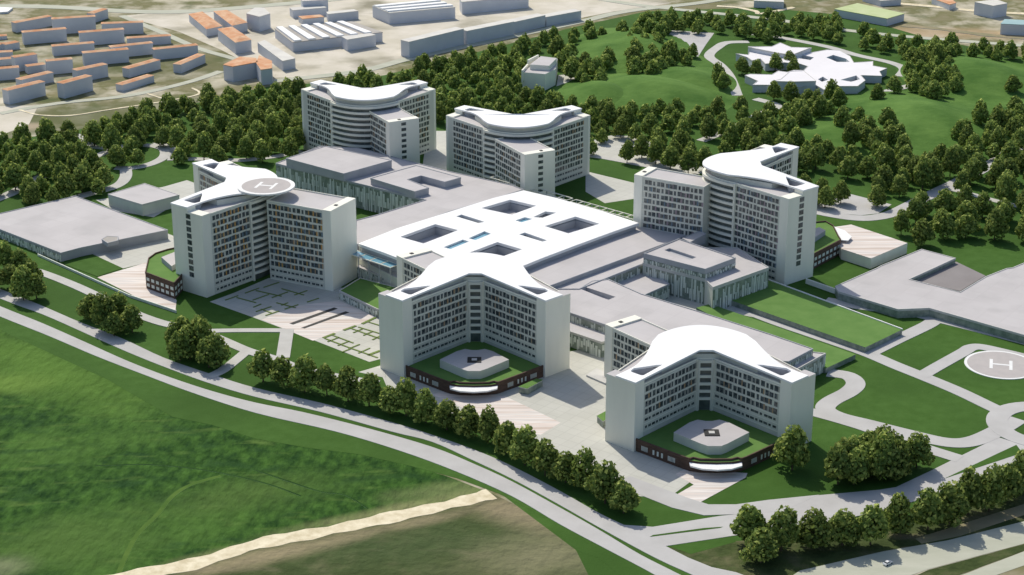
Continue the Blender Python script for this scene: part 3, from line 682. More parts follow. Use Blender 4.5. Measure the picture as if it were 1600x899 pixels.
    if heli:
        hx, hy = heli; z = Zc+2.2
        dsk = lambda r, N=64: [(hx+r*math.cos(k*math.tau/N), hy+r*math.sin(k*math.tau/N)) for k in range(N)]
        b = MB(); b.prism(dsk(16), z, z+0.9, 0, 0); hp = b.build('helipad_deck', M['paint'], root)
        b = MB(); b.prism(dsk(13.6), z+0.9, z+0.94, 0, 0); b.build('landing_circle', M['pad'], hp)
        hmark(hp, (hx, hy), z+0.97, 4.4, 'landing_mark', root)
        b = MB(); b.prism(dsk(9, 24), Zc+0.2, z, 0, 0); b.build('helipad_support', M['white_wall'], root)
    if podium: podium_parts(root, T, WP, L, ch)
    return root, T, WP

def hmark(parent, c, z, s, name, root=None):
    b = MB(); cx, cy = c
    th = math.radians(-14)
    def rot(x, y): return (cx+x*math.cos(th)-y*math.sin(th), cy+x*math.sin(th)+y*math.cos(th))
    for x in (-s, s):
        b.prism([rot(x-0.8, -s*1.25), rot(x+0.8, -s*1.25), rot(x+0.8, s*1.25), rot(x-0.8, s*1.25)], z-0.02, z, 0, 0)
    b.prism([rot(-s+0.8, -0.8), rot(s-0.8, -0.8), rot(s-0.8, 0.8), rot(-s+0.8, 0.8)], z-0.02, z, 0, 0)
    return b.build(name, M['paint'], parent)

def podium_parts(root, T, WP, L, ch):
    """turfed brown podium with rounded front, white awning and hexagonal rooftop hall"""
    zt = 5.5; e = L-1.0
    pL, pR = WP(1, e, -0.1), WP(-1, e, -0.1)
    cx = math.cos(math.radians(45))
    f1, f2 = T(55, 14), T(55, -14)
    fr = [T(57, 11.5), T(58.5, 7), T(59, 0), T(58.5, -7), T(57, -11.5)]
    poly = [WP(-1, ch, -.3), WP(-1, e, -.3), f2] + fr[::-1] + [f1, WP(1, e, -.3), WP(1, ch, -.3)]
    b = MB(); b.prism(poly, 0.1, zt, 1, 0, bottom=False); pod = b.build('podium', [M['brown'], M['green_roof']], root)
    # rim of the podium roof
    out = [WP(-1, e, -.35), f2, T(56.9, -11.5), T(55.6, -9.8), T(57.2, -7), T(57.6, 0), T(57.2, 7), T(55.6, 9.8), T(56.9, 11.5), f1, WP(1, e, -.35)]
    b = MB()
    for i in range(len(out)-1):
        p, q = out[i], out[i+1]
        b.wallbox(p, q, -0.5, 0.15, zt-0.2, zt+0.9, 0)
    b.build('podium_rim', M['brown'], pod)
    # white awning over the entrance, lower than the turf
    aw = [T(57.1, -11.6), T(58.6, -8.3), T(59.1, 0), T(58.6, 8.3), T(57.1, 11.6), T(60.6, 11.4), T(63.6, 6.5), T(64.6, 0), T(63.6, -6.5), T(60.6, -11.4)]
    b = MB(); b.prism(aw, zt-1.6, zt-0.9, 0, 0); b.build('awning', M['white_roof'], pod)
    # windows in the brown wall
    for p0, p1 in ((WP(-1, e, -.3), f2), (f1, WP(1, e, -.3))):
        Lq = math.hypot(p1[0]-p0[0], p1[1]-p0[1])
        for s0, s1 in ((0.12, 0.26), (0.36, 0.40), (0.45, 0.49), (0.54, 0.58), (0.68, 0.84)):
            b = MB(); 
            a_, c_ = lerp(p0, p1, s0), lerp(p0, p1, s1)
            k = 6 if s1-s0 > .1 else 1
            for m_ in range(k):
                aa, cc = lerp(a_, c_, m_/k+0.02), lerp(a_, c_, (m_+1)/k-0.06)
                b.wallbox(aa, cc, 0.03, 0.12, 1.6, 3.9, 0); b.wallbox(cc, aa, 0.03, 0.12, 1.6, 3.9, 0)
            b.build('podium_window', M['fin'], pod)
    hexp = [T(24, -5), T(25.5, -1.5), T(25.5, 1.5), T(24, 5), T(27, 9), T(37.5, 17), T(49, 6), T(51.5, 3), T(51.5, -3), T(49, -6), T(37.5, -17), T(27, -9)]
    b = MB(); b.prism(hexp, zt, zt+4.3, 1, 0, bottom=False); hh = b.build('rooftop_hall', [M['tower_wall'], M['roof']], pod)
    z = zt+4.3
    b = MB(); b.prism([T(35, -3.4), T(41.5, -3.4), T(41.5, 3.4), T(35, 3.4)], z, z+0.35, 0, 0); lt = b.build('hall_rooflight', M['dark'], hh)
    b = MB(); b.prism([T(37, -1.3), T(39.5, -1.3), T(39.5, 1.3), T(37, 1.3)], z+0.35, z+0.5, 0, 0); b.build('rooflight_cap', M['kerb'], lt)

col_style = dict(p=0.62, m=(0, 0, 1, 2, 1), mats=('tan_panel', 'orange_panel', 'blue_panel'))
plain = dict(p=0.45, m=(0, 0, 1), mats=('grey_panel', 'tan_panel'))
mauve = dict(p=0.4, m=(0, 0, 1), mats=('mauve_panel', 'blue_panel'))
tower('hospital_tower', 'nearest white ward tower at the lower right, its turfed podium beside the single round tree', (89.8, 794), -90, 43, 51, 16.5, 31, 33.6, 25,
      ((45.8, 840), -52, 46, 19, 27.5), podium=True, style=plain, seed=1, full=True)
tower('hospital_tower', 'white ward tower in the front middle with turfed podium above the striped plaza', (-18.5, 877), -90, 43, 51, 16.5, 38, 40.3, 25,
      ((-60.5, 919), -52, 38, 19, 34.5), podium=True, style=plain, seed=2, full=True)
tower('hospital_tower', 'farthest white ward tower at the upper left, behind the large box-roofed podium', (-98, 1213), 90, 48, 45, 18, 42, 44.8, 25,
      ((-79.5, 1160), 118, 36, 21, 38.5), style=plain, seed=3)
tower('hospital_tower', 'white ward tower at the upper middle, right of the farthest one', (4, 1157), 90, 50, 46, 18, 39.5, 42.3, 25,
      ((26.5, 1106), 118, 40, 21, 36), style=plain, seed=4)
tower('hospital_tower', 'tall left ward tower with orange window panels and a round roof helipad', (-158, 999), 180, 53, 46, 23, 46.5, 49.3, 24,
      ((-99.0, 958.0), 152, 42, 25, 46), strip=True, ms=11, style=col_style, heli=(-137, 986), seed=5)
tower('hospital_tower', 'right ward tower with a rounded nose and mauve window panels', (139, 1019), 0, 51, 48.5, 23, 50, 52.8, 28,
      ((71, 1024), -31, 44, 18, 46), strip=True, ms=9, style=mauve, seed=6)

# side podiums of the left and right towers (brown, turfed, facing away)
def side_podium(pts, z, label, inner):
    P = ccw(GP(pts, z)); c = cen(P); t = empty('turfed_podium', (c[0], c[1], 0), label, 'podium', None)
    b = MB(); b.prism(P, 0.1, z, 1, 0, bottom=False); b.build('wall', [M['brown'], M['green_roof']], t)
    b = MB(); n = len(P)
    for i in range(n): b.wallbox(P[i], P[(i+1) % n], -0.4, 0.15, z-0.3, z+0.8, 0)
    b.build('rim', M['brown'], t)
    for i in range(n):
        L = math.hypot(P[(i+1) % n][0]-P[i][0], P[(i+1) % n][1]-P[i][1])
        if L < 8: continue
        k = int(L/4.2)
        for r_ in (1.6, 5.0):
            for j in range(k):
                b = MB(); b.wallbox(lerp(P[i], P[(i+1) % n], (j+0.2)/k), lerp(P[i], P[(i+1) % n], (j+0.8)/k), 0.03, 0.12, r_, r_+1.8, 0); b.build('podium_window', M['fin'], t)
    Q = GP(inner, z+3)
    b = MB(); b.prism(Q, z, z+3, 1, 0, bottom=False); b.build('rooftop_hall', [M['grey_wall'], M['roof']], t)
side_podium([(227, 427), (232, 405), (243, 397), (262, 391), (290, 385), (312, 400), (272, 444)], 9, 'brown podium with turf roof tucked behind the left tower', [(252, 402), (275, 393), (292, 402), (268, 416)])
side_podium([(1255, 350), (1290, 347), (1302, 354), (1310, 370), (1314, 376), (1272, 398), (1240, 402)], 9, 'brown podium with turf roof behind the right tower', [(1262, 362), (1280, 355), (1290, 360), (1272, 372)])
b = MB(); b.prism(GP([(1303, 354), (1320, 360), (1331, 370), (1325, 376), (1314, 375)], 8.3), 7.8, 8.3, 0, 0)
tag(b.build('entrance_awning', M['white_roof']), 'small curved white awning on the edge of the right turfed podium', 'awning')

# ================================================================ CENTRAL PODIUM BUILDINGS
# front-left podium: storeys below the white roof, left wall with glass canopy
ZP = 16
white_pts = [(560, 381), (620, 357), (700, 332), (770, 310), (818, 298), (870, 311), (940, 331), (998, 349), (960, 362), (900, 384), (850, 403), (803, 422), (770, 452), (700, 450), (640, 412), (600, 396)]
hA = [(625, 371), (680, 351), (716, 361), (662, 382)]; hB = [(752, 326), (797, 313), (838, 323), (800, 337)]
hC = [(851, 355), (899, 340), (937, 351), (888, 366)]; hD = [(732, 397), (777, 380), (816, 391), (775, 406)]
slits = [[(713, 339), (721, 336), (757, 348), (748, 350)], [(833, 341), (852, 332), (869, 334), (848, 342)], [(811, 368), (820, 365), (855, 377), (848, 379)]]
lights = [[(693, 388), (723, 376), (733, 379), (704, 391)], [(732, 374), (757, 363), (767, 367), (743, 377)], [(805, 346), (820, 341), (832, 344), (815, 349)]]
zw = 19.5
Pw = ccw(GP(white_pts, zw)); cw = cen(Pw)
t = empty('central_hall', (cw[0], cw[1], 0), 'huge gently curved white roof with four square light wells at the heart of the hospital', 'building')
b = MB(); Pin = [lerp(p, cw, 0.02) for p in Pw]
zfw = lambda x, y: 1.6*math.cos(min(1.5, abs((x-cw[0])*0.75-(y-cw[1])*0.66)/62)) - 1.0
wells = [GP(h, zw) for h in (hA, hB, hC, hD)] + [GP(h, zw) for h in slits+lights]
b.prism(Pin, 0, zw-1.5, 0, 0, wells[:7], bottom=False); b.build('wall', M['grey_wall'], t)
b = MB(); b.prism(Pw, zw-1.6, zw, 0, 0, wells, zf=zfw); b.build('roof', M['white_roof'], t)
for h in wells[:4]:
    b = MB(); b.prism(ccw(h), zw-6.5, zw-6, 0, 0, bottom=False); b.build('courtyard_floor', M['roof'], t)
    b = MB(); hh = ccw(h)
    for i in range(4): b.wallbox(hh[(i+1) % 4], hh[i], 0.02, 0.3, zw-6, zw-1.7, 0)
    b.build('well_lining', M['grey_wall'], t)
for h in wells[4:7]:
    b = MB(); b.prism(ccw(h), zw-4, zw-3.8, 0, 0, bottom=False); b.build('slot_floor', M['glazing'], t)
for h in wells[7:]:
    b = MB(); b.prism(ccw(h), zw-0.9, zw-0.55, 0, 0); b.build('rooflight', M['sky_glass'], t)

# podium north-west: long facade of fins, two raised boxes
block('podium_building', [(431, 256), (500, 229), (560, 232), (700, 268), (800, 290), (818, 297), (700, 332), (560, 382), (556, 384), (556, 345), (587, 337), (665, 313)], 0, ZP,
      'long grey-roofed podium with streaked glass facade between left tower and central white roof', 'building', parapet=0.4, clad=True, roof='roof')
block('roof_box', [(447, 248), (508, 229), (612, 251), (537, 272)], ZP+0.02, ZP+5, 'large raised box with flat pinkish roof on the upper left podium', 'roof block', parapet=0.3)
block('roof_box', [(579, 279), (650, 259), (720, 278), (695, 285), (658, 275), (637, 281), (670, 294), (648, 300)], ZP+0.02, ZP+4, 'U-shaped raised box on the podium roof behind the central white roof', 'roof block', parapet=0.3)
# pergola frames along the east edge
def pergola(p0, p1, z, n, label, w=5.0, glass=False):
    a, c = G(*p0, z), G(*p1, z)
    t = empty('glass_canopy' if glass else 'pergola', (*a, 0), label, 'canopy' if glass else 'pergola')
    b = MB(); b.wallbox(a, c, 0, 0.5, z-0.5, z, 0); b.wallbox(a, c, w-0.5, w, z-0.5, z, 0)
    for i in range(n+1):
        q = lerp(a, c, i/n); q2 = lerp(a, c, min(1, i/n+0.4/max(1, math.dist(a, c))))
        if i == n: q, q2 = lerp(a, c, 1-0.4/math.dist(a, c)), c
        b.wallbox(q, q2, 0.5, w-0.5, z-0.45, z-0.05, 0)
    b.build('frame', M['band'], t)
    b = MB()
    for i in range(n+1):
        q = lerp(a, c, i/n*0.98); q2 = lerp(a, c, min(1, i/n*0.98+0.5/math.dist(a, c))); b.wallbox(q, q2, w-0.5, w-0.1, 0.1, z-0.5, 0)
    b.build('posts', M['grey_wall'], t)
    if glass:
        for i in range(n):
            b = MB(); b.wallbox(lerp(a, c, i/n+0.02), lerp(a, c, (i+1)/n-0.02), 0.6, w-0.6, z-0.3, z-0.2, 0); b.build('pane', M['sky_glass'], t)
pergola((1070, 369), (996, 344), 14, 4, 'white pergola frame beside the right tower foot', 6)
pergola((990, 343), (890, 315), 14, 8, 'long white pergola frame along the far edge of the central roof', 6)
pergola((885, 313), (765, 277), 14, 9, 'white pergola frame in front of the upper middle tower', 6)
pergola((557, 391), (624, 413), 15.5, 4, 'blue glass canopy between the left and the front middle towers', 7, True)
# building under the glass canopy, pale terrace and turfed terrace below
block('low_wing', [(548, 397), (560, 389), (640, 413), (640, 440), (625, 437)], 0, 10, 'low wing with a coloured window strip under the blue glass canopy', 'building', wall='tower_wall', parapet=0)
block('terrace_slab', [(556, 416), (568, 411), (640, 433), (640, 448)], 0, 6.5, 'pale ledge between the blue glass canopy and the turf terrace', 'terrace', parapet=0, wall='tower_wall', clad=True)
tb, Pb = block('turf_terrace', [(530, 455), (563, 435), (640, 455), (610, 485), (590, 484)], 0, 4.5, 'bright turf terrace between the left and the front middle towers', 'terrace', roof='green_roof', wall='white_wall', parapet=0.4)
for q0, q1 in (((530, 455), (591, 485)),):
    cladding(tb, G(*q0, 4.5), G(*q1, 4.5), 0.1, 3.5, 31)

# south-east: lower grey podium
block('podium_building', [(1002, 350), (1072, 369), (857, 448), (803, 440), (800, 424)], 0, 15.5, 'smooth grey roof strip sloping along the right side of the central white roof', 'building', parapet=0.3)
block('podium_building', [(1074, 372), (1090, 380), (1008, 411), (905, 452), (862, 452)], 0, 13.2, 'narrow grey roof strip next to the dark seam, beside the raised roof block', 'building', parapet=0.3, clad=True)
zs = 13.0
block('podium_building', [(868, 452), (905, 452), (925, 440), (950, 437), (1002, 460), (1087, 486), (1200, 522), (1270, 546), (1232, 566), (1150, 560), (1000, 520), (945, 508), (889, 489), (850, 470)], 0, zs,
      'broad grey podium roof behind the two front towers', 'building', parapet=0.4, holes=([(908, 452), (916, 449), (962, 464), (950, 469)],), hole_depth=2.5, clad=True)
block('podium_building', [(880, 495), (889, 498), (950, 516), (960, 530), (940, 535), (880, 515)], 0, 8.5, 'streaked concrete facade block between the two front towers', 'building', parapet=0.3, clad=True, wall='tower_wall')
block('podium_building', [(1232, 568), (1262, 550), (1290, 553), (1245, 578)], 0, 9.5, 'low annex with fins at the right end of the broad podium', 'building', parapet=0.4, wall='white_wall', clad=True)
block('courtyard_hall', [(945, 442), (1012, 420), (1046, 444), (1006, 462)], 0, 8, 'low grey hall with streaked walls in the corner left of the terrace building', 'building', parapet=0.3, clad=True)
QA, QB, QC, QD = G(1005, 397, 20), G(1102, 422, 20), G(1150, 404, 20), G(1060, 374, 20)
TD, TC, TE = G(1114, 450, 14.5), G(1201, 419, 14.5), G(1152, 388, 14.5)
tr, Pr = block('podium_building', [QA, QB, TD, TC, TE, QD], 0, 14.5, 'grey terrace building with deep eaves below the right tower', 'building', parapet=0.5, wall='tower_wall', world=True, clad=True, fascia=0.5)
block('roof_box', [lerp(p, cen([QA, QB, QC, QD]), 0.012) for p in (QA, QB, QC, QD)], 14.52, 20, 'raised roof block with a dark slot on top of the terrace building', 'roof block', parapet=0.5, fascia=1.6, world=True,
      holes=(GP([(1038, 391), (1046, 388), (1088, 402), (1078, 406)], 20),), hole_depth=1.5, hole_floor='grey_wall', clad=True)
block('roof_box', [(1066, 373), (1094, 361), (1103, 366), (1078, 379)], 14.0, 19.6, 'small grey roof tongue pointing at the foot of the right tower', 'roof block', parapet=0.2)
# raised turf slabs at the right
def turf_slab(pts, z, label, rim_edges):
    P = GP(pts, z); c = cen(P); t = empty('turf_roof', (c[0], c[1], 0), label, 'green roof')
    b = MB(); b.prism(P, 0.1, z, 1, 0, bottom=False); b.build('slab', [M['dark_clad'], M['green_roof']], t)
    b = MB()
    for i in rim_edges:
        p, q = P[i], P[(i+1) % len(P)]
        a_ = ccw(P) == P
        b.wallbox(p, q, -0.5, 0.2, z-0.6, z+0.5, 0) if a_ else b.wallbox(q, p, -0.5, 0.2, z-0.6, z+0.5, 0)
    b.build('rim', M['paint'], t)
turf_slab([(1132, 466), (1202, 438), (1410, 515), (1352, 543)], 3.2, 'wide bright turf roof with a white edge right of the terrace building', (1,))
turf_slab([(1088, 481), (1110, 475), (1337, 554), (1290, 576), (1240, 560)], 2.8, 'long narrow bright turf roof between the broad podium and the campus road', ())

# right complex
trc, _ = block('service_building', [(1305, 448), (1371, 419), (1376, 416), (1440, 390), (1493, 404), (1421, 437), (1500, 457), (1540, 433), (1573, 420), (1582, 419), (1640, 395), (1780, 440), (1780, 572), (1600, 524), (1452, 482), (1403, 484), (1310, 456)], 0, 5,
      'sprawling low service building with flat grey roofs at the right edge', 'building', parapet=0.3, wall='dark_clad')
block('courtyard_roof', [(1424, 438), (1494, 409), (1540, 431), (1500, 455)], 0, 2.2, 'sunken brownish courtyard roof inside the sprawling service building', 'roof', roof='dark_roof', parapet=0)
block('striped_hall', [(1315, 389), (1361, 404), (1418, 380), (1330, 351), (1296, 356)], 0, 6.5, 'white hall with a striped timber deck on its roof beyond the right tower', 'building', roof='deck', wall='white_wall', parapet=0)

# left complex
tl, Pl = block('flat_hall', [(-60, 348), (118, 307), (262, 360), (125, 388), (95, 396), (0, 359)], 0, 5.5, 'very large low hall with flat pinkish-grey roof at the left edge', 'building', parapet=0.35)
cladding(tl, G(-60, 336, 5.5), G(95, 396, 5.5), 0.1, 4.4, 51)
block('small_pavilion', [(159, 374), (167, 369), (185, 370), (184, 376), (168, 380)], 5.52, 8, 'small box with green top on the edge of the large left hall', 'pavilion', roof='town_grey_roof', parapet=0.1)
block('square_pavilion', [(169, 304), (226, 287), (280, 305), (222, 320)], 0, 7.5, 'square grey pavilion behind the large left hall', 'building', parapet=0.25, wall='tower_wall')
ground_poly('turf_bank', [(60, 402), (125, 389), (192, 420), (152, 433), (90, 410)], 'lawn', 0.3)
b = MB(); b.wallbox(G(60, 400), G(205, 465), 0, 0.6, 0.05, 1.4); b.wallbox(G(205, 465), G(276, 489), 0, 0.6, 0.05, 1.6)
tag(b.build('retaining_wall', M['fin']), 'long low pale retaining wall below the left striped plaza', 'wall')
# plinth under the left tower corner
b = MB(); b.wallbox(G(1260, 443), G(1325, 466), 0, 0.8, 0.1, 3)
tag(b.build('ramp_wall', M['white_wall']), 'pale blue ramp wall right of the right tower foot', 'wall')
# small canopies by the front towers
def kiosk(pts, z, label):
    P = GP(pts, z); c = cen(P); t = empty('planted_kiosk', (c[0], c[1], 0), label, 'kiosk')
    b = MB(); b.prism(P, 0.1, z-0.4, 0, 0, bottom=False); b.build('wall', M['dark_clad'], t)
    b = MB(); b.prism([lerp(p, c, -0.06) for p in P], z-0.4, z, 1, 0); b.build('turf_top', [M['kerb'], M['green_roof']], t)
kiosk([(811, 604), (838, 592), (848, 594), (824, 607)], 3.6, 'low turf-topped kiosk on the plaza at the foot of the front middle tower')
kiosk([(933, 650), (946, 643), (956, 650), (942, 658)], 3.6, 'small turf-topped kiosk left of the nearest tower')
b = MB(); b.prism(GP([(916, 589), (924, 584), (950, 596), (946, 602)]), 0.1, 1.0, 0, 0); b.prism(GP([(921, 585), (932, 578), (950, 585), (950, 594)]), 0.1, 0.8, 0, 0)
tag(b.build('entrance_steps', M['kerb']), 'pale entrance steps between the two front towers', 'steps')

# helipad on the ground
hx, hy = G(1564, 571)
t = empty('ground_helipad', (hx, hy, 0), 'round helipad with a white H on the lawn at the right edge', 'helipad')
disc = lambda r, N=72: [(hx+r*math.cos(k*math.tau/N), hy+r*math.sin(k*math.tau/N)) for k in range(N)]
b = MB(); b.prism(disc(18), 0.05, 0.36, 0, 0); b.build('edge_ring', M['paint'], t)
b = MB(); b.prism(disc(16.6), 0.36, 0.40, 0, 0); b.build('landing_circle', M['pad'], t)
hmark(t, (hx, hy), 0.46, 4.8, 'landing_mark')

# star shaped pavilion in the park
def star():
    z = 6
    P = [(1150, 84), (1169, 86), (1174, 76), (1169, 73), (1206, 73), (1219, 67), (1236, 74), (1268, 75), (1258, 83), (1270, 82), (1292, 78), (1312, 79), (1328, 88), (1334, 98), (1352, 97), (1364, 96), (1364, 103), (1386, 107), (1374, 112), (1378, 119), (1345, 118),
         (1352, 126), (1340, 135), (1312, 135), (1290, 142), (1276, 134), (1240, 137), (1208, 133), (1176, 133), (1184, 127), (1164, 118), (1172, 116), (1206, 117), (1216, 111), (1230, 113), (1240, 110), (1256, 110), (1262, 104), (1250, 100), (1225, 98), (1196, 100), (1188, 92), (1175, 95), (1168, 90)]
    hs = [[(1246, 91), (1254, 86), (1272, 90), (1266, 94)], [(1291, 90), (1302, 86), (1322, 92), (1328, 97), (1308, 97)], [(1313, 125), (1338, 118), (1344, 124), (1330, 128)], [(1278, 124), (1286, 120), (1294, 125), (1284, 128)]]
    block('star_pavilion', P, 0, z, 'low white angular pavilion with star-shaped roofs in the park', 'building', roof='pale_roof', wall='town_wall', parapet=0.2, holes=hs, hole_floor='lawn', hole_depth=5)
    block('angular_hall', [(1207, 127), (1220, 124), (1234, 112), (1256, 111), (1272, 124), (1275, 127), (1237, 128)], 0.2, 10, 'taller white angular hall at the front of the star-shaped pavilion', 'building', roof='pale_roof', wall='town_wall', parapet=0.2)
    block('angular_hall', [(1170, 74), (1206, 73), (1219, 67), (1236, 74), (1266, 75), (1238, 86), (1215, 83), (1200, 80)], 0.2, 9.5, 'white angular hall at the back left of the star-shaped pavilion', 'building', roof='pale_roof', wall='town_wall', parapet=0.2)
star()
# stepped pavilion in the wood
ts = empty('stepped_block', (*G(845, 132), 0), 'stepped white block with a curved fin wall in the wood', 'building')
b = MB(); b.prism(GP([(817, 113), (845, 88), (871, 92), (868, 108), (852, 116)], 13), 0.1, 13, 1, 0, bottom=False); b.build('wall', [M['white_wall'], M['roof']], ts)
b = MB(); b.prism(GP([(828, 101), (845, 88), (870, 91), (858, 103)], 17), 13.02, 17, 1, 0, bottom=False); b.build('upper_storey', [M['white_wall'], M['roof']], ts)
b = MB(); p0, p1, p2 = G(817, 110, 15), G(826, 96, 17), G(842, 84, 19)
b.wallbox(p1, p0, 0, 1.2, 0.2, 15); b.wallbox(p2, p1, 0, 1.2, 0.2, 18); b.build('fin_wall', M['white_wall'], ts)
b = MB()
p0, p1 = G(853, 119, 11), G(871, 95, 11)
for zz in (2, 5, 8, 11): b.wallbox(p0, p1, 0.03, 0.2, zz, zz+1.2)
p0, p1 = G(818, 115, 11), G(851, 118, 11)
for zz in (2, 5, 8): b.wallbox(p0, p1, 0.03, 0.2, zz, zz+1.0)
b.build('window_bands', M['glazing'], ts)
ground_poly('paved_court', [(872, 118), (912, 114), (905, 135), (880, 158), (868, 145)], 'plaza', 0.12)

# ================================================================ THE TOWN
def row_house(bl, br, hpx, label, group, roof='orange', depth=12, wall='town_wall', flat=False):
    """long block: front foot given at bl-br, its height from the photo"""
    a, c = G(*bl), G(*br)
    D = math.hypot(a[1], CAM_H); h = hpx / (F_PX*0.955/D)
    dx, dy = c[0]-a[0], c[1]-a[1]; L = math.hypot(dx, dy); nx, ny = -dy/L, dx/L
    P = [a, c, (c[0]+nx*depth, c[1]+ny*depth), (a[0]+nx*depth, a[1]+ny*depth)]
    m = cen(P); t = empty('town_block', (m[0], m[1], 0), label, 'building', group)
    b = MB(); b.prism(P, 0, h, 0, 0, bottom=False); b.build('wall', M[wall], t)
    b = MB()
    if flat:
        b.prism([lerp(p, m, -0.01) for p in P], h, h+0.4, 0, 0)
    else:                      # shallow hipped roof with small eaves
        E_ = [lerp(p, m, -0.03) for p in P]; r0, r1 = lerp(lerp(P[0], P[3], .5), lerp(P[1], P[2], .5), 0.08), lerp(lerp(P[0], P[3], .5), lerp(P[1], P[2], .5), 0.92)
        z, zr = h, h+0.9
        b.quad((*E_[0], z), (*E_[1], z), (*r1, zr), (*r0, zr)); b.quad((*E_[2], z), (*E_[3], z), (*r0, zr), (*r1, zr))
        k = len(b.v); b.v += [(*E_[1], z), (*E_[2], z), (*r1, zr), (*E_[3], z), (*E_[0], z), (*r0, zr)]; b.f += [(k, k+1, k+2), (k+3, k+4, k+5)]; b.mi += [0, 0]
        b.quad((*E_[3], z-0.02), (*E_[2], z-0.02), (*E_[1], z-0.02), (*E_[0], z-0.02))
    b.build('roof', M[roof], t)
    return t
q = 0.25
rows = [  # base-left, base-right, height (4x zoom pixels), what tells it apart
 ((60, 655), (288, 598), 86, 'nearest housing block at the far left, standing by the pale yard'),
 ((405, 618), (583, 568), 92, 'tall end-on housing block, second in the nearest row'),
 ((770, 575), (965, 515), 42, 'low slanted housing block, third in the nearest row beside the dirt path'),
 ((810, 488), (1005, 432), 56, 'slanted housing block right behind the low one of the nearest row'),
 ((1135, 460), (1285, 395), 54, 'short slanted housing block at the right end of the estate'),
 ((140, 560), (338, 512), 58, 'slanted housing block directly behind the nearest left block'),
 ((490, 520), (678, 480), 76, 'slanted housing block behind the tall end-on block'),
 ((528, 415), (808, 390), 78, 'broad housing block in the middle of the estate'),
 ((700, 368), (960, 340), 68, 'housing block behind and right of the broad middle one'),
 ((970, 378), (1240, 350), 64, 'long housing block at the right, beside the diagonal road'),
 ((335, 352), (593, 330), 58, 'low long housing block left of centre in the estate'),
 ((150, 282), (420, 258), 74, 'wide housing block in the upper left of the estate'),
 ((505, 290), (780, 268), 80, 'wide housing block in the upper middle of the estate'),
 ((800, 292), (1070, 275), 48, 'long low housing block behind the diagonal road block'),
 ((640, 222), (897, 212), 68, 'housing block in the upper right of the estate'),
 ((335, 218), (602, 200), 92, 'tallest housing block at the back of the estate'),
 ((590, 145), (678, 115), 56, 'small slanted housing block at the top of the estate'),
 ((105, 205), (330, 162), 58, 'slanted housing block at the back left of the estate'),
 ((-60, 322), (60, 312), 36, 'housing block cut by the left frame edge, upper one'),
 ((40, 322), (125, 305), 40, 'small housing block near the left edge, beside the cut one'),
 ((-60, 372), (80, 365), 38, 'housing block cut by the left frame edge, second from top'),
 ((100, 452), (240, 430), 88, 'tall square housing block in the left cluster'),
 ((300, 470), (460, 455), 82, 'housing block with a reddish roof end in the left cluster'),
 ((175, 465), (290, 450), 46, 'low housing block between the two square ones of the left cluster'),
 ((-60, 420), (95, 405), 38, 'housing block cut by the left frame edge, third from top'),
 ((-60, 510), (125, 495), 70, 'housing block cut by the left frame edge, lowest one'),
 ((-60, 255), (45, 248), 22, 'low pale block at the left frame edge, farthest one')]
for bl, br, h, lab in rows:
    row_house((bl[0]*q, bl[1]*q), (br[0]*q, br[1]*q), h*q, lab, 'housing blocks of the far estate', depth=7.5)
def quad_block(roofpts, h, label, roof='town_roof', cat='building', group=None, wall='town_wall', name='town_block', hip=False):
    P = ccw(GP(roofpts, h)); m = cen(P); t = empty(name, (m[0], m[1], 0), label, cat, group)
    b = MB(); b.prism(P, 0, h, 0, 0, bottom=False); b.build('wall', M[wall], t)
    b = MB()
    if hip and len(P) == 4:
        la, lb = math.dist(P[0], P[1]), math.dist(P[1], P[2])
        if la < lb: P = P[1:]+P[:1]
        r0, r1 = lerp(lerp(P[0], P[3], .5), lerp(P[1], P[2], .5), .2), lerp(lerp(P[0], P[3], .5), lerp(P[1], P[2], .5), .8)
        z, zr = h, h+2.0; E_ = [lerp(p, m, -0.03) for p in P]
        b.quad((*E_[0], z), (*E_[1], z), (*r1, zr), (*r0, zr)); b.quad((*E_[2], z), (*E_[3], z), (*r0, zr), (*r1, zr))
        k = len(b.v); b.v += [(*E_[1], z), (*E_[2], z), (*r1, zr), (*E_[3], z), (*E_[0], z), (*r0, zr)]; b.f += [(k, k+1, k+2), (k+3, k+4, k+5)]; b.mi += [0, 0]
    else: b.prism([lerp(p, m, -0.01) for p in P], h, h+0.5, 0, 0)
    b.build('roof', M[roof], t)
    return t
def Z4(x0, pts): return [(x0+x*q, y*q) for x, y in pts]
quad_block(Z4(0, [(1180, 90), (1265, 74), (1388, 162), (1290, 182)]), 7, 'left one of the three long orange-roofed blocks beyond the diagonal road', 'orange', hip=True, group='orange-roofed blocks')
quad_block(Z4(0, [(1335, 72), (1420, 64), (1545, 140), (1450, 160)]), 8, 'back one of the three long orange-roofed blocks beyond the diagonal road', 'orange', hip=True, group='orange-roofed blocks')
quad_block(Z4(0, [(1360, 182), (1452, 168), (1570, 248), (1470, 266)]), 10, 'front one of the three long orange-roofed blocks beyond the diagonal road', 'orange', hip=True, group='orange-roofed blocks')
quad_block(Z4(0, [(1395, 408), (1500, 358), (1600, 366), (1610, 392), (1455, 420)]), 12, 'wide orange-roofed school-like block at the lower end of the yards', 'orange')
quad_block(Z4(400, [(0, 395), (20, 350), (100, 385), (100, 430), (30, 440)]), 12, 'angular orange-roofed end block touching the school-like block', 'orange')
quad_block(Z4(400, [(10, 270), (55, 255), (245, 368), (165, 385)]), 8, 'long diagonal white-roofed shed right of the orange roofs')
quad_block([(385, 22), (398, 13), (412, 13), (422, 22), (405, 27)], 13, 'narrow white tower block behind the diagonal shed')
quad_block(Z4(400, [(210, 52), (410, 36), (440, 50), (230, 68)]), 7, 'pale box behind the sawtooth factory, left one')
quad_block(Z4(400, [(440, 78), (610, 62), (640, 72), (450, 92)]), 7, 'pale box behind the sawtooth factory, right one')
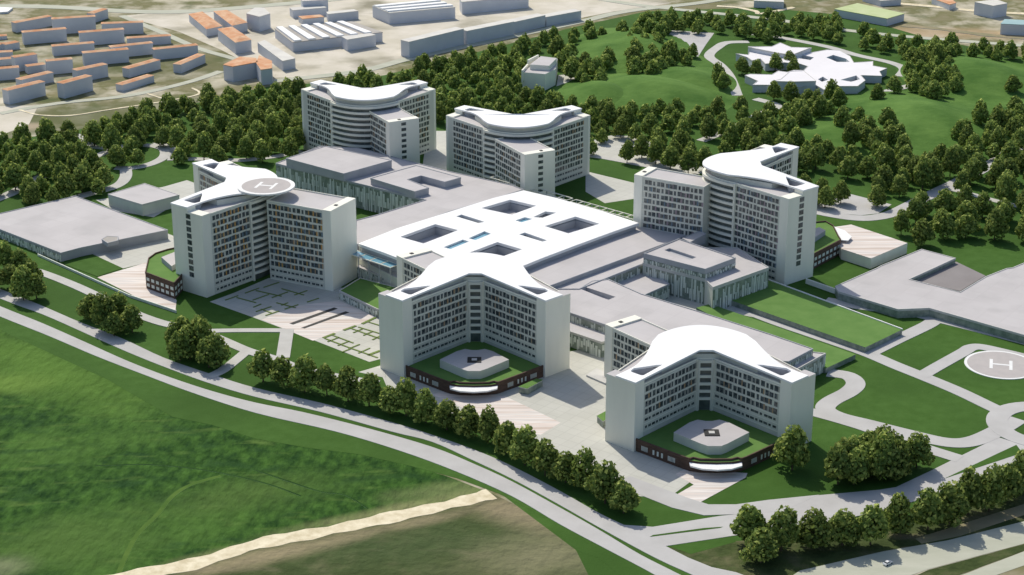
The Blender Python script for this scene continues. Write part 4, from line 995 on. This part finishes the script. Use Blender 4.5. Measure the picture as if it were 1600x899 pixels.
quad_block(Z4(400, [(265, 105), (400, 95), (425, 108), (290, 122)]), 5, 'small orange-roofed shed just behind the sawtooth factory', 'orange')
quad_block(Z4(400, [(280, -5), (440, -8), (450, 2), (290, 10)]), 12, 'tall pale block at the top edge above the factory')
tf = quad_block(Z4(400, [(118, 182), (600, 138), (790, 205), (230, 268)]), 8, 'wide factory with six white sawtooth roof ridges', 'town_grey_roof')
for k in range(6):
    u0, u1 = (k+0.12)/6.4, (k+0.62)/6.4
    A0, A1 = G(400+118*q, 182*q, 8), G(400+600*q, 138*q, 8); B0, B1 = G(400+230*q, 268*q, 8), G(400+790*q, 205*q, 8)
    b = MB(); b.prism([lerp(A0, A1, u0), lerp(A0, A1, u1), lerp(B0, B1, u1), lerp(B0, B1, u0)], 8.5, 9.9, 0, 0); b.build('sawtooth_ridge', M['white_roof'], tf)
quad_block(Z4(400, [(535, 232), (715, 212), (748, 222), (570, 252)]), 9.5, 'white-roofed box in front of the sawtooth factory')
tg = quad_block(Z4(400, [(728, 40), (1130, 2), (1245, 48), (835, 84)]), 10, 'large pale warehouse with ridged roof beyond the factory')
for k in range(3):
    A0, A1, B0, B1 = G(582, 10, 10), G(682, 0.5, 10), G(609, 21, 10), G(711, 12, 10)
    b = MB(); v0, v1 = (k+.2)/3, (k+.7)/3
    b.prism([lerp(A0, B0, v0), lerp(A0, B0, v1), lerp(A1, B1, v1), lerp(A1, B1, v0)], 10.5, 11.6, 0, 0); b.build('roof_ridge', M['white_roof'], tg)
quad_block([(718, -2), (815, -14), (826, -6), (722, 4)], 11, 'long pale warehouse at the top edge, right of the ridged one')
for bl, br, h, lab in (((640, 91), (725, 70), 24, 'first'), ((730, 70), (803, 55), 20, 'second'), ((803, 53), (852, 42), 17, 'third'), ((854, 42), (908, 32), 14, 'fourth')):
    row_house(bl, br, h, 'long pale block, %s from the left in the line by the wood' % lab, 'line of four long pale blocks', 'town_roof', 10, flat=True)
quad_block([(1304, 15), (1340, 6), (1413, 22), (1386, 30)], 6.5, 'big warehouse with a lime green roof at the top right', 'lime_roof', name='warehouse')
quad_block([(1348, -6), (1385, -8), (1408, 0), (1376, 2)], 5, 'pale box at the top edge behind the lime-roofed warehouse')
quad_block([(1456, -2), (1480, -5), (1494, 5), (1484, 8)], 5, 'orange-roofed box at the top edge right of the lime-roofed warehouse', 'orange')
quad_block([(1523, 4), (1556, 0), (1574, 6), (1552, 10)], 11, 'pale square block at the top right')
quad_block([(1564, 38), (1570, 31), (1680, 36), (1690, 44)], 9, 'long block with a pale blue roof at the right edge', 'blue_roof')
quad_block([(1178, 2), (1185, -8), (1222, -6), (1225, 4)], 6, 'pale block at the top edge above the star-shaped pavilion')
quad_block([(0, 14), (0, 12), (20, 13), (12, 19), (0, 20)], 1.5, 'low white shed at the top left corner', 'white_roof')

# ================================================================ THE CAR
def car(px, py, yaw):
    x, y = G(px, py); t = empty('parked_car', (x, y, 0.1), 'small white car driving alone on the pale highway', 'car')
    t.rotation_euler = (0, 0, 0)
    cs, sn = math.cos(yaw), math.sin(yaw)
    def W_(u, v): return (x+u*cs-v*sn, y+u*sn+v*cs)
    prof = [(-2.2, .35), (-2.25, .75), (-2.1, 1.0), (-1.5, 1.05), (1.0, 1.0), (2.0, .85), (2.25, .6), (2.2, .35)]
    b = MB()
    for s_ in (-.88, .88):
        k = len(b.v); b.v += [(*W_(u, s_), .1+z) for u, z in prof]; b.f.append(tuple(range(k, k+8))); b.mi.append(0)
    for i in range(8):
        j = (i+1) % 8; b.f.append((i, j, 8+j, 8+i)); b.mi.append(0)
    b.build('body', M['car_paint'], t)
    b = MB(); top = [(-1.2, .68), (.35, .68)]; base = [(-1.75, .8), (1.0, .8)]
    v = [(*W_(base[0][0], -.8), 1.12), (*W_(base[1][0], -.8), 1.1), (*W_(base[1][0], .8), 1.1), (*W_(base[0][0], .8), 1.12),
         (*W_(-1.2, -.62), 1.55), (*W_(.3, -.62), 1.55), (*W_(.3, .62), 1.55), (*W_(-1.2, .62), 1.55)]
    b.v = v; b.f = [(0, 1, 5, 4), (1, 2, 6, 5), (2, 3, 7, 6), (3, 0, 4, 7), (4, 5, 6, 7)]; b.mi = [1, 1, 1, 1, 0]
    b.build('cabin', [M['car_paint'], M['glass']], t)
    for u in (-1.35, 1.4):
        for s_ in (-.8, .8):
            b = MB(); N = 12
            ring_ = [(u+.34*math.cos(k*math.tau/N), .44+.34*math.sin(k*math.tau/N)) for k in range(N)]
            for w_ in (-.1, .1): b.v += [(*W_(uu, s_+w_), zz) for uu, zz in ring_]
            b.f = [tuple(range(N)), tuple(range(2*N-1, N-1, -1))]+[(k, (k+1) % N, N+(k+1) % N, N+k) for k in range(N)]; b.mi = [0]*len(b.f)
            b.build('wheel', M['tyre'], t)
car(1387, 882, math.radians(40))

# ================================================================ TREES
def crown_arrays(seed, n, leaf, r=7.2, h=17.0):
    rg = np.random.default_rng(seed)
    lobes = []
    lobes.append((0, 0, h*0.50, r*0.80, h*0.34)); lobes.append((rg.uniform(-.8, .8), rg.uniform(-.8, .8), h*0.76, r*0.48, h*0.24))
    k = 8
    for i in range(k):
        a = i*math.tau/k + rg.uniform(-.35, .35); rad = r*rg.uniform(.46, .66)
        lobes.append((rad*math.cos(a), rad*math.sin(a), h*rg.uniform(.26, .5), r*rg.uniform(.34, .5), h*rg.uniform(.13, .2)))
    for i in range(6):
        a = rg.uniform(0, math.tau); rad = r*rg.uniform(.2, .45)
        lobes.append((rad*math.cos(a), rad*math.sin(a), h*rg.uniform(.58, .78), r*rg.uniform(.24, .36), h*rg.uniform(.09, .15)))
    lobes = np.array(lobes)
    wgt = lobes[:, 3]*lobes[:, 4]; wgt = wgt/wgt.sum()
    idx = rg.choice(len(lobes), n, p=wgt)
    d = rg.normal(size=(n, 3)); d /= np.linalg.norm(d, axis=1)[:, None]
    rr = rg.uniform(.80, 1.06, n)[:, None]
    L = lobes[idx]
    c = L[:, :3] + d*rr*np.stack([L[:, 3], L[:, 3], L[:, 4]], 1)
    c[:, 2] = np.maximum(c[:, 2], 1.6)
    nr = d + rg.normal(scale=.55, size=(n, 3)); nr /= np.linalg.norm(nr, axis=1)[:, None]
    t1 = np.cross(nr, rg.normal(size=(n, 3))); t1 /= np.linalg.norm(t1, axis=1)[:, None]
    t2 = np.cross(nr, t1)
    s = leaf*rg.uniform(.6, 1.4, n)[:, None]
    v = np.stack([c-t1*s*.5-t2*s*.35, c+t1*s*.5-t2*s*.5, c+t1*s*.4+t2*s*.5, c-t1*s*.5+t2*s*.4], 1).reshape(-1, 3)
    return v.astype(np.float32)
def quads_mesh(name, v, m, me=None):
    n = len(v)//4
    me = bpy.data.meshes.new(name)
    me.vertices.add(n*4); me.vertices.foreach_set('co', v.ravel())
    me.loops.add(n*4); me.loops.foreach_set('vertex_index', np.arange(n*4, dtype=np.int32))
    me.polygons.add(n); me.polygons.foreach_set('loop_start', np.arange(0, n*4, 4, dtype=np.int32))
    me.update(calc_edges=True); me.materials.append(m)
    return me
def trunk_mb(h=6.5):
    b = MB(); N = 7
    def tube(p, q_, r0, r1):
        k = len(b.v); ax = (Vector(q_)-Vector(p)).normalized(); u = ax.orthogonal().normalized(); w = ax.cross(u)
        for c_, r_ in ((Vector(p), r0), (Vector(q_), r1)):
            b.v += [tuple(c_+(u*math.cos(i*math.tau/N)+w*math.sin(i*math.tau/N))*r_) for i in range(N)]
        for i in range(N): b.f.append((k+i, k+(i+1) % N, k+N+(i+1) % N, k+N+i)); b.mi.append(0)
    tube((0, 0, -.1), (0.1, 0, h*.5), .42, .3); tube((0.1, 0, h*.5), (0, .1, h*1.6), .3, .12)
    for i in range(5):
        a = i*1.3; tube((0.1, 0, h*(.5+.15*i)), (3.2*math.cos(a), 3.2*math.sin(a), h*(.9+.18*i)), .17, .06)
    return b
NV = 6
crown_me = [quads_mesh('crown', crown_arrays(10+i, 1500, 1.15, 7.0+0.3*(i % 3), 16.5+(i % 4)), M['leaf']) for i in range(NV)]
tb_ = trunk_mb().build('trunk', M['bark']); trunk_me = tb_.data; bpy.data.objects.remove(tb_)
TREES = []   # x, y, scale, label, group, weight
def inpoly(x, y, P):
    r = False; j = len(P)-1
    for i in range(len(P)):
        if (P[i][1] > y) != (P[j][1] > y) and x < (P[j][0]-P[i][0])*(y-P[i][1])/(P[j][1]-P[i][1])+P[i][0]: r = not r
        j = i
    return r
ORD = ['first', 'second', 'third', 'fourth', 'fifth', 'sixth', 'seventh', 'eighth', 'ninth', 'tenth', 'eleventh', 'twelfth', 'thirteenth', 'fourteenth', 'fifteenth', 'sixteenth', 'seventeenth', 'eighteenth', 'nineteenth', 'twentieth', 'twenty-first', 'twenty-second', 'twenty-third', 'twenty-fourth']
def row(pts, where, group, size=1.0, dy=17):
    pts = sorted(pts)
    for i, (px, py) in enumerate(pts):
        x, y = G(px, py, 8.5)
        TREES.append((x, y, size*R.uniform(.9, 1.12), 'leafy tree, %s from the left %s' % (ORD[i], where), group, 0))
row([(410, 572), (441, 580), (476, 588), (510, 593), (543, 602), (576, 609), (608, 620), (634, 624), (665, 635), (698, 646), (731, 657), (763, 665), (791, 683), (820, 700), (852, 716), (884, 727), (914, 737), (946, 759), (975, 774)], 'in the avenue row below the plaza', 'trees of the avenue row', 1.0)
row([(140, 475), (163, 492), (183, 480), (205, 496), (176, 502)], 'in the clump left of the two long paths', 'first avenue clump', 0.95)
row([(273, 525), (295, 537), (308, 516), (337, 547), (280, 540), (286, 520), (318, 535), (325, 550)], 'in the clump below the left tower', 'second avenue clump', 0.95)
row([(8, 402), (30, 406), (18, 428), (48, 424), (55, 445), (35, 447), (-8, 430)], 'in the clump at the left edge by the avenue', 'left edge clump', 0.95)
row([(1311, 730), (1333, 706), (1356, 690), (1352, 716), (1380, 700), (1378, 722), (1400, 706), (1434, 704), (1322, 716), (1398, 722), (1336, 730)], 'in the big clump right of the nearest tower', 'clump right of the nearest tower', 1.02)
TREES.append((*G(1239, 708, 8.5), 1.12, 'round leafy tree standing alone at the right corner of the nearest tower', None, 0))
row([(1172, 822), (1190, 850), (1222, 832), (1273, 827), (1318, 824), (1362, 823), (1405, 806), (1452, 800), (1485, 793), (1515, 776), (1548, 771), (1577, 756), (1600, 742)], 'in the row above the highway', 'trees of the highway row', 1.05)
row([(980, 236), (1003, 229), (1025, 238), (1048, 246), (1076, 253), (1028, 226), (1055, 230), (1080, 236), (1100, 248)], 'on the pale paving right of the upper middle tower', 'trees on the pale paving', 0.85)
row([(1258, 285), (1283, 292), (1315, 298), (1290, 305), (1265, 300)], 'by the car park right of the rounded tower', 'car park trees', 0.8)
row([(1160, 100), (1182, 102), (1212, 95), (1235, 88), (1240, 100)], 'left of the star-shaped pavilion front', 'pavilion trees', 0.85)
row([(1210, 140), (1236, 147), (1262, 152), (1300, 143), (1275, 160), (1245, 162)], 'below the front of the star-shaped pavilion', 'trees below the pavilion', 0.9)
row([(1372, 145), (1398, 130)], 'of the pair right of the star-shaped pavilion', 'pavilion pair', 0.9)
TREES.append((*G(1123, 122, 7), 0.95, 'tree standing alone on the open lawn left of the star-shaped pavilion', None, 0)); TREES.append((*G(1131, 128, 7), 0.8, 'smaller tree leaning against the lone lawn tree left of the star-shaped pavilion', None, 0))
TREES.append((*G(1583, 133, 7), 0.95, 'tree standing alone on the lawn near the right edge, upper one', None, 0))
FOR = [
 ([(132, 200), (200, 178), (290, 158), (340, 145), (470, 132), (470, 235), (400, 243), (330, 245), (275, 243), (272, 222), (200, 222), (150, 222)], 'wood behind the left tower', 11.5, 1.0),
 ([(175, 222), (222, 215), (224, 244), (180, 248)], 'clump inside the looped path', 10, .9),
 ([(0, 222), (20, 210), (100, 203), (125, 225), (122, 240), (90, 255), (40, 283), (0, 292), (-60, 300), (-60, 240)], 'wood at the left edge above the path', 11.5, 1.0),
 ([(130, 245), (165, 252), (172, 285), (110, 300), (60, 312), (25, 318), (40, 298), (100, 268)], 'wood at the left edge below the path', 11, 1.0),
 ([(525, 122), (560, 112), (590, 118), (650, 118), (650, 138), (540, 135)], 'thin wood just behind the farthest tower', 11, .85),
 ([(645, 105), (740, 82), (820, 66), (822, 90), (808, 120), (815, 150), (870, 150), (900, 158), (870, 172), (800, 175), (700, 172), (678, 190), (672, 140)], 'wood between the two far towers', 11, .9),
 ([(800, 68), (880, 48), (905, 42), (985, 40), (985, 50), (925, 52), (820, 82)], 'strip of wood by the long pale blocks', 11.5, .85),
 ([(870, 80), (895, 75), (910, 95), (950, 85), (955, 112), (935, 128), (910, 122), (880, 105)], 'clump right of the stepped white block', 10.5, .95),
 ([(985, 58), (1000, 25), (1060, 22), (1110, 22), (1190, 30), (1200, 55), (1175, 48), (1110, 42), (1045, 40), (1030, 55), (1028, 78), (1085, 75), (1088, 92), (1050, 100), (990, 118), (982, 80)], 'wood around the upper car park', 11, .95),
 ([(930, 160), (1000, 165), (1050, 158), (1115, 172), (1160, 160), (1178, 170), (1140, 200), (1090, 212), (1085, 235), (1000, 212), (925, 210), (922, 235), (900, 165)], 'wood behind the pale paving', 11, .92),
 ([(1168, 190), (1200, 172), (1310, 155), (1322, 165), (1265, 178), (1248, 200), (1240, 232), (1170, 238), (1128, 236), (1135, 215)], 'wood between the star-shaped pavilion and the rounded tower', 11, .95),
 ([(1315, 188), (1340, 180), (1400, 185), (1408, 215), (1370, 235), (1330, 222)], 'clump on the lawn below the star-shaped pavilion', 11, .95),
 ([(1240, 210), (1280, 222), (1330, 232), (1400, 235), (1450, 238), (1515, 240), (1480, 268), (1440, 282), (1395, 300), (1370, 310), (1365, 290), (1385, 270), (1300, 262), (1248, 255)], 'wood beyond the curved park road', 11.5, 1.0),
 ([(1420, 80), (1455, 76), (1500, 100), (1500, 128), (1460, 148), (1425, 142), (1418, 115)], 'clump right of the star-shaped pavilion', 11, .95),
 ([(1200, 18), (1260, 28), (1312, 28), (1312, 58), (1240, 45), (1210, 50)], 'tree line above the star-shaped pavilion', 11, .85),
 ([(1345, 42), (1375, 58), (1440, 62), (1520, 66), (1610, 70), (1620, 95), (1560, 85), (1500, 85), (1430, 80), (1350, 68)], 'tree line below the top right warehouses', 12, .9),
 ([(1485, 205), (1520, 185), (1600, 160), (1660, 160), (1660, 200), (1560, 238), (1515, 240)], 'wood at the right edge above the curved road', 11.5, 1.0),
 ([(1500, 270), (1545, 255), (1610, 225), (1640, 230), (1640, 320), (1540, 306), (1505, 290)], 'wood at the right edge below the curved road', 13, 1.0),
 ([(1400, 352), (1430, 325), (1470, 312), (1530, 318), (1620, 330), (1640, 365), (1500, 360), (1445, 372)], 'wood above the sprawling service building', 12, 1.0),
]
RF = random.Random(21)
for P, where, sp, sz in FOR:
    sp *= 1.30 if 'left' in where else 1.28
    W_ = [G(x, y, 7) for x, y in P]
    x0, x1 = min(p[0] for p in W_), max(p[0] for p in W_); y0, y1 = min(p[1] for p in W_), max(p[1] for p in W_)
    got = []
    for _ in range(int((x1-x0)*(y1-y0)/sp/sp*14)+40):
        x, y = RF.uniform(x0, x1), RF.uniform(y0, y1)
        if inpoly(x, y, W_) and all((x-a)**2+(y-c)**2 > sp*sp*.72 for a, c in got): got.append((x, y))
    for x, y in got:
        TREES.append((x, y, sz*RF.uniform(.72, 1.08), 'dark leafy tree in the ' + where, where, 1))
def shows(t):
    x, y = t[0], t[1]; d = math.hypot(y, CAM_H)
    px = 800+F_PX*x/(y*math.cos(PITCH)+CAM_H*math.sin(PITCH))
    inside = -15 < px < 1615 and y < 1750
    return (t[5] if inside else 2, -t[2]/d)
TREES.sort(key=shows)
for i, (x, y, s, lab, grp, _) in enumerate(TREES[:300]):
    t = empty('leafy_tree', (x, y, 0.05), lab, 'tree', grp)
    t.rotation_euler = (0, 0, RF.uniform(0, math.tau)); t.scale = (s*RF.uniform(.88, 1.08), s*RF.uniform(.88, 1.08), s*RF.uniform(.86, 1.16))
    c = bpy.data.objects.new('crown', crown_me[i % NV]); col.objects.link(c); c.parent = t
    k = bpy.data.objects.new('trunk', trunk_me); col.objects.link(k); k.parent = t
print('trees', len(TREES))
vs = []
lows = [crown_arrays(60+i, 620, 1.7, 7.0, 16.5) for i in range(4)]
for i, (x, y, s, *_r) in enumerate(TREES[300:]):
    v = lows[i % 4]; a = RF.uniform(0, math.tau); ca, sa = math.cos(a), math.sin(a)
    w = np.empty_like(v); w[:, 0] = (v[:, 0]*ca-v[:, 1]*sa)*s+x; w[:, 1] = (v[:, 0]*sa+v[:, 1]*ca)*s+y; w[:, 2] = v[:, 2]*s
    vs.append(w)
if vs:
    me = quads_mesh('woodland', np.concatenate(vs), M['leaf'])
    o = bpy.data.objects.new('woodland', me); col.objects.link(o)
    tag(o, 'dark leafy mass of the farther woods around the park and behind the far towers', 'woodland', kind='stuff')
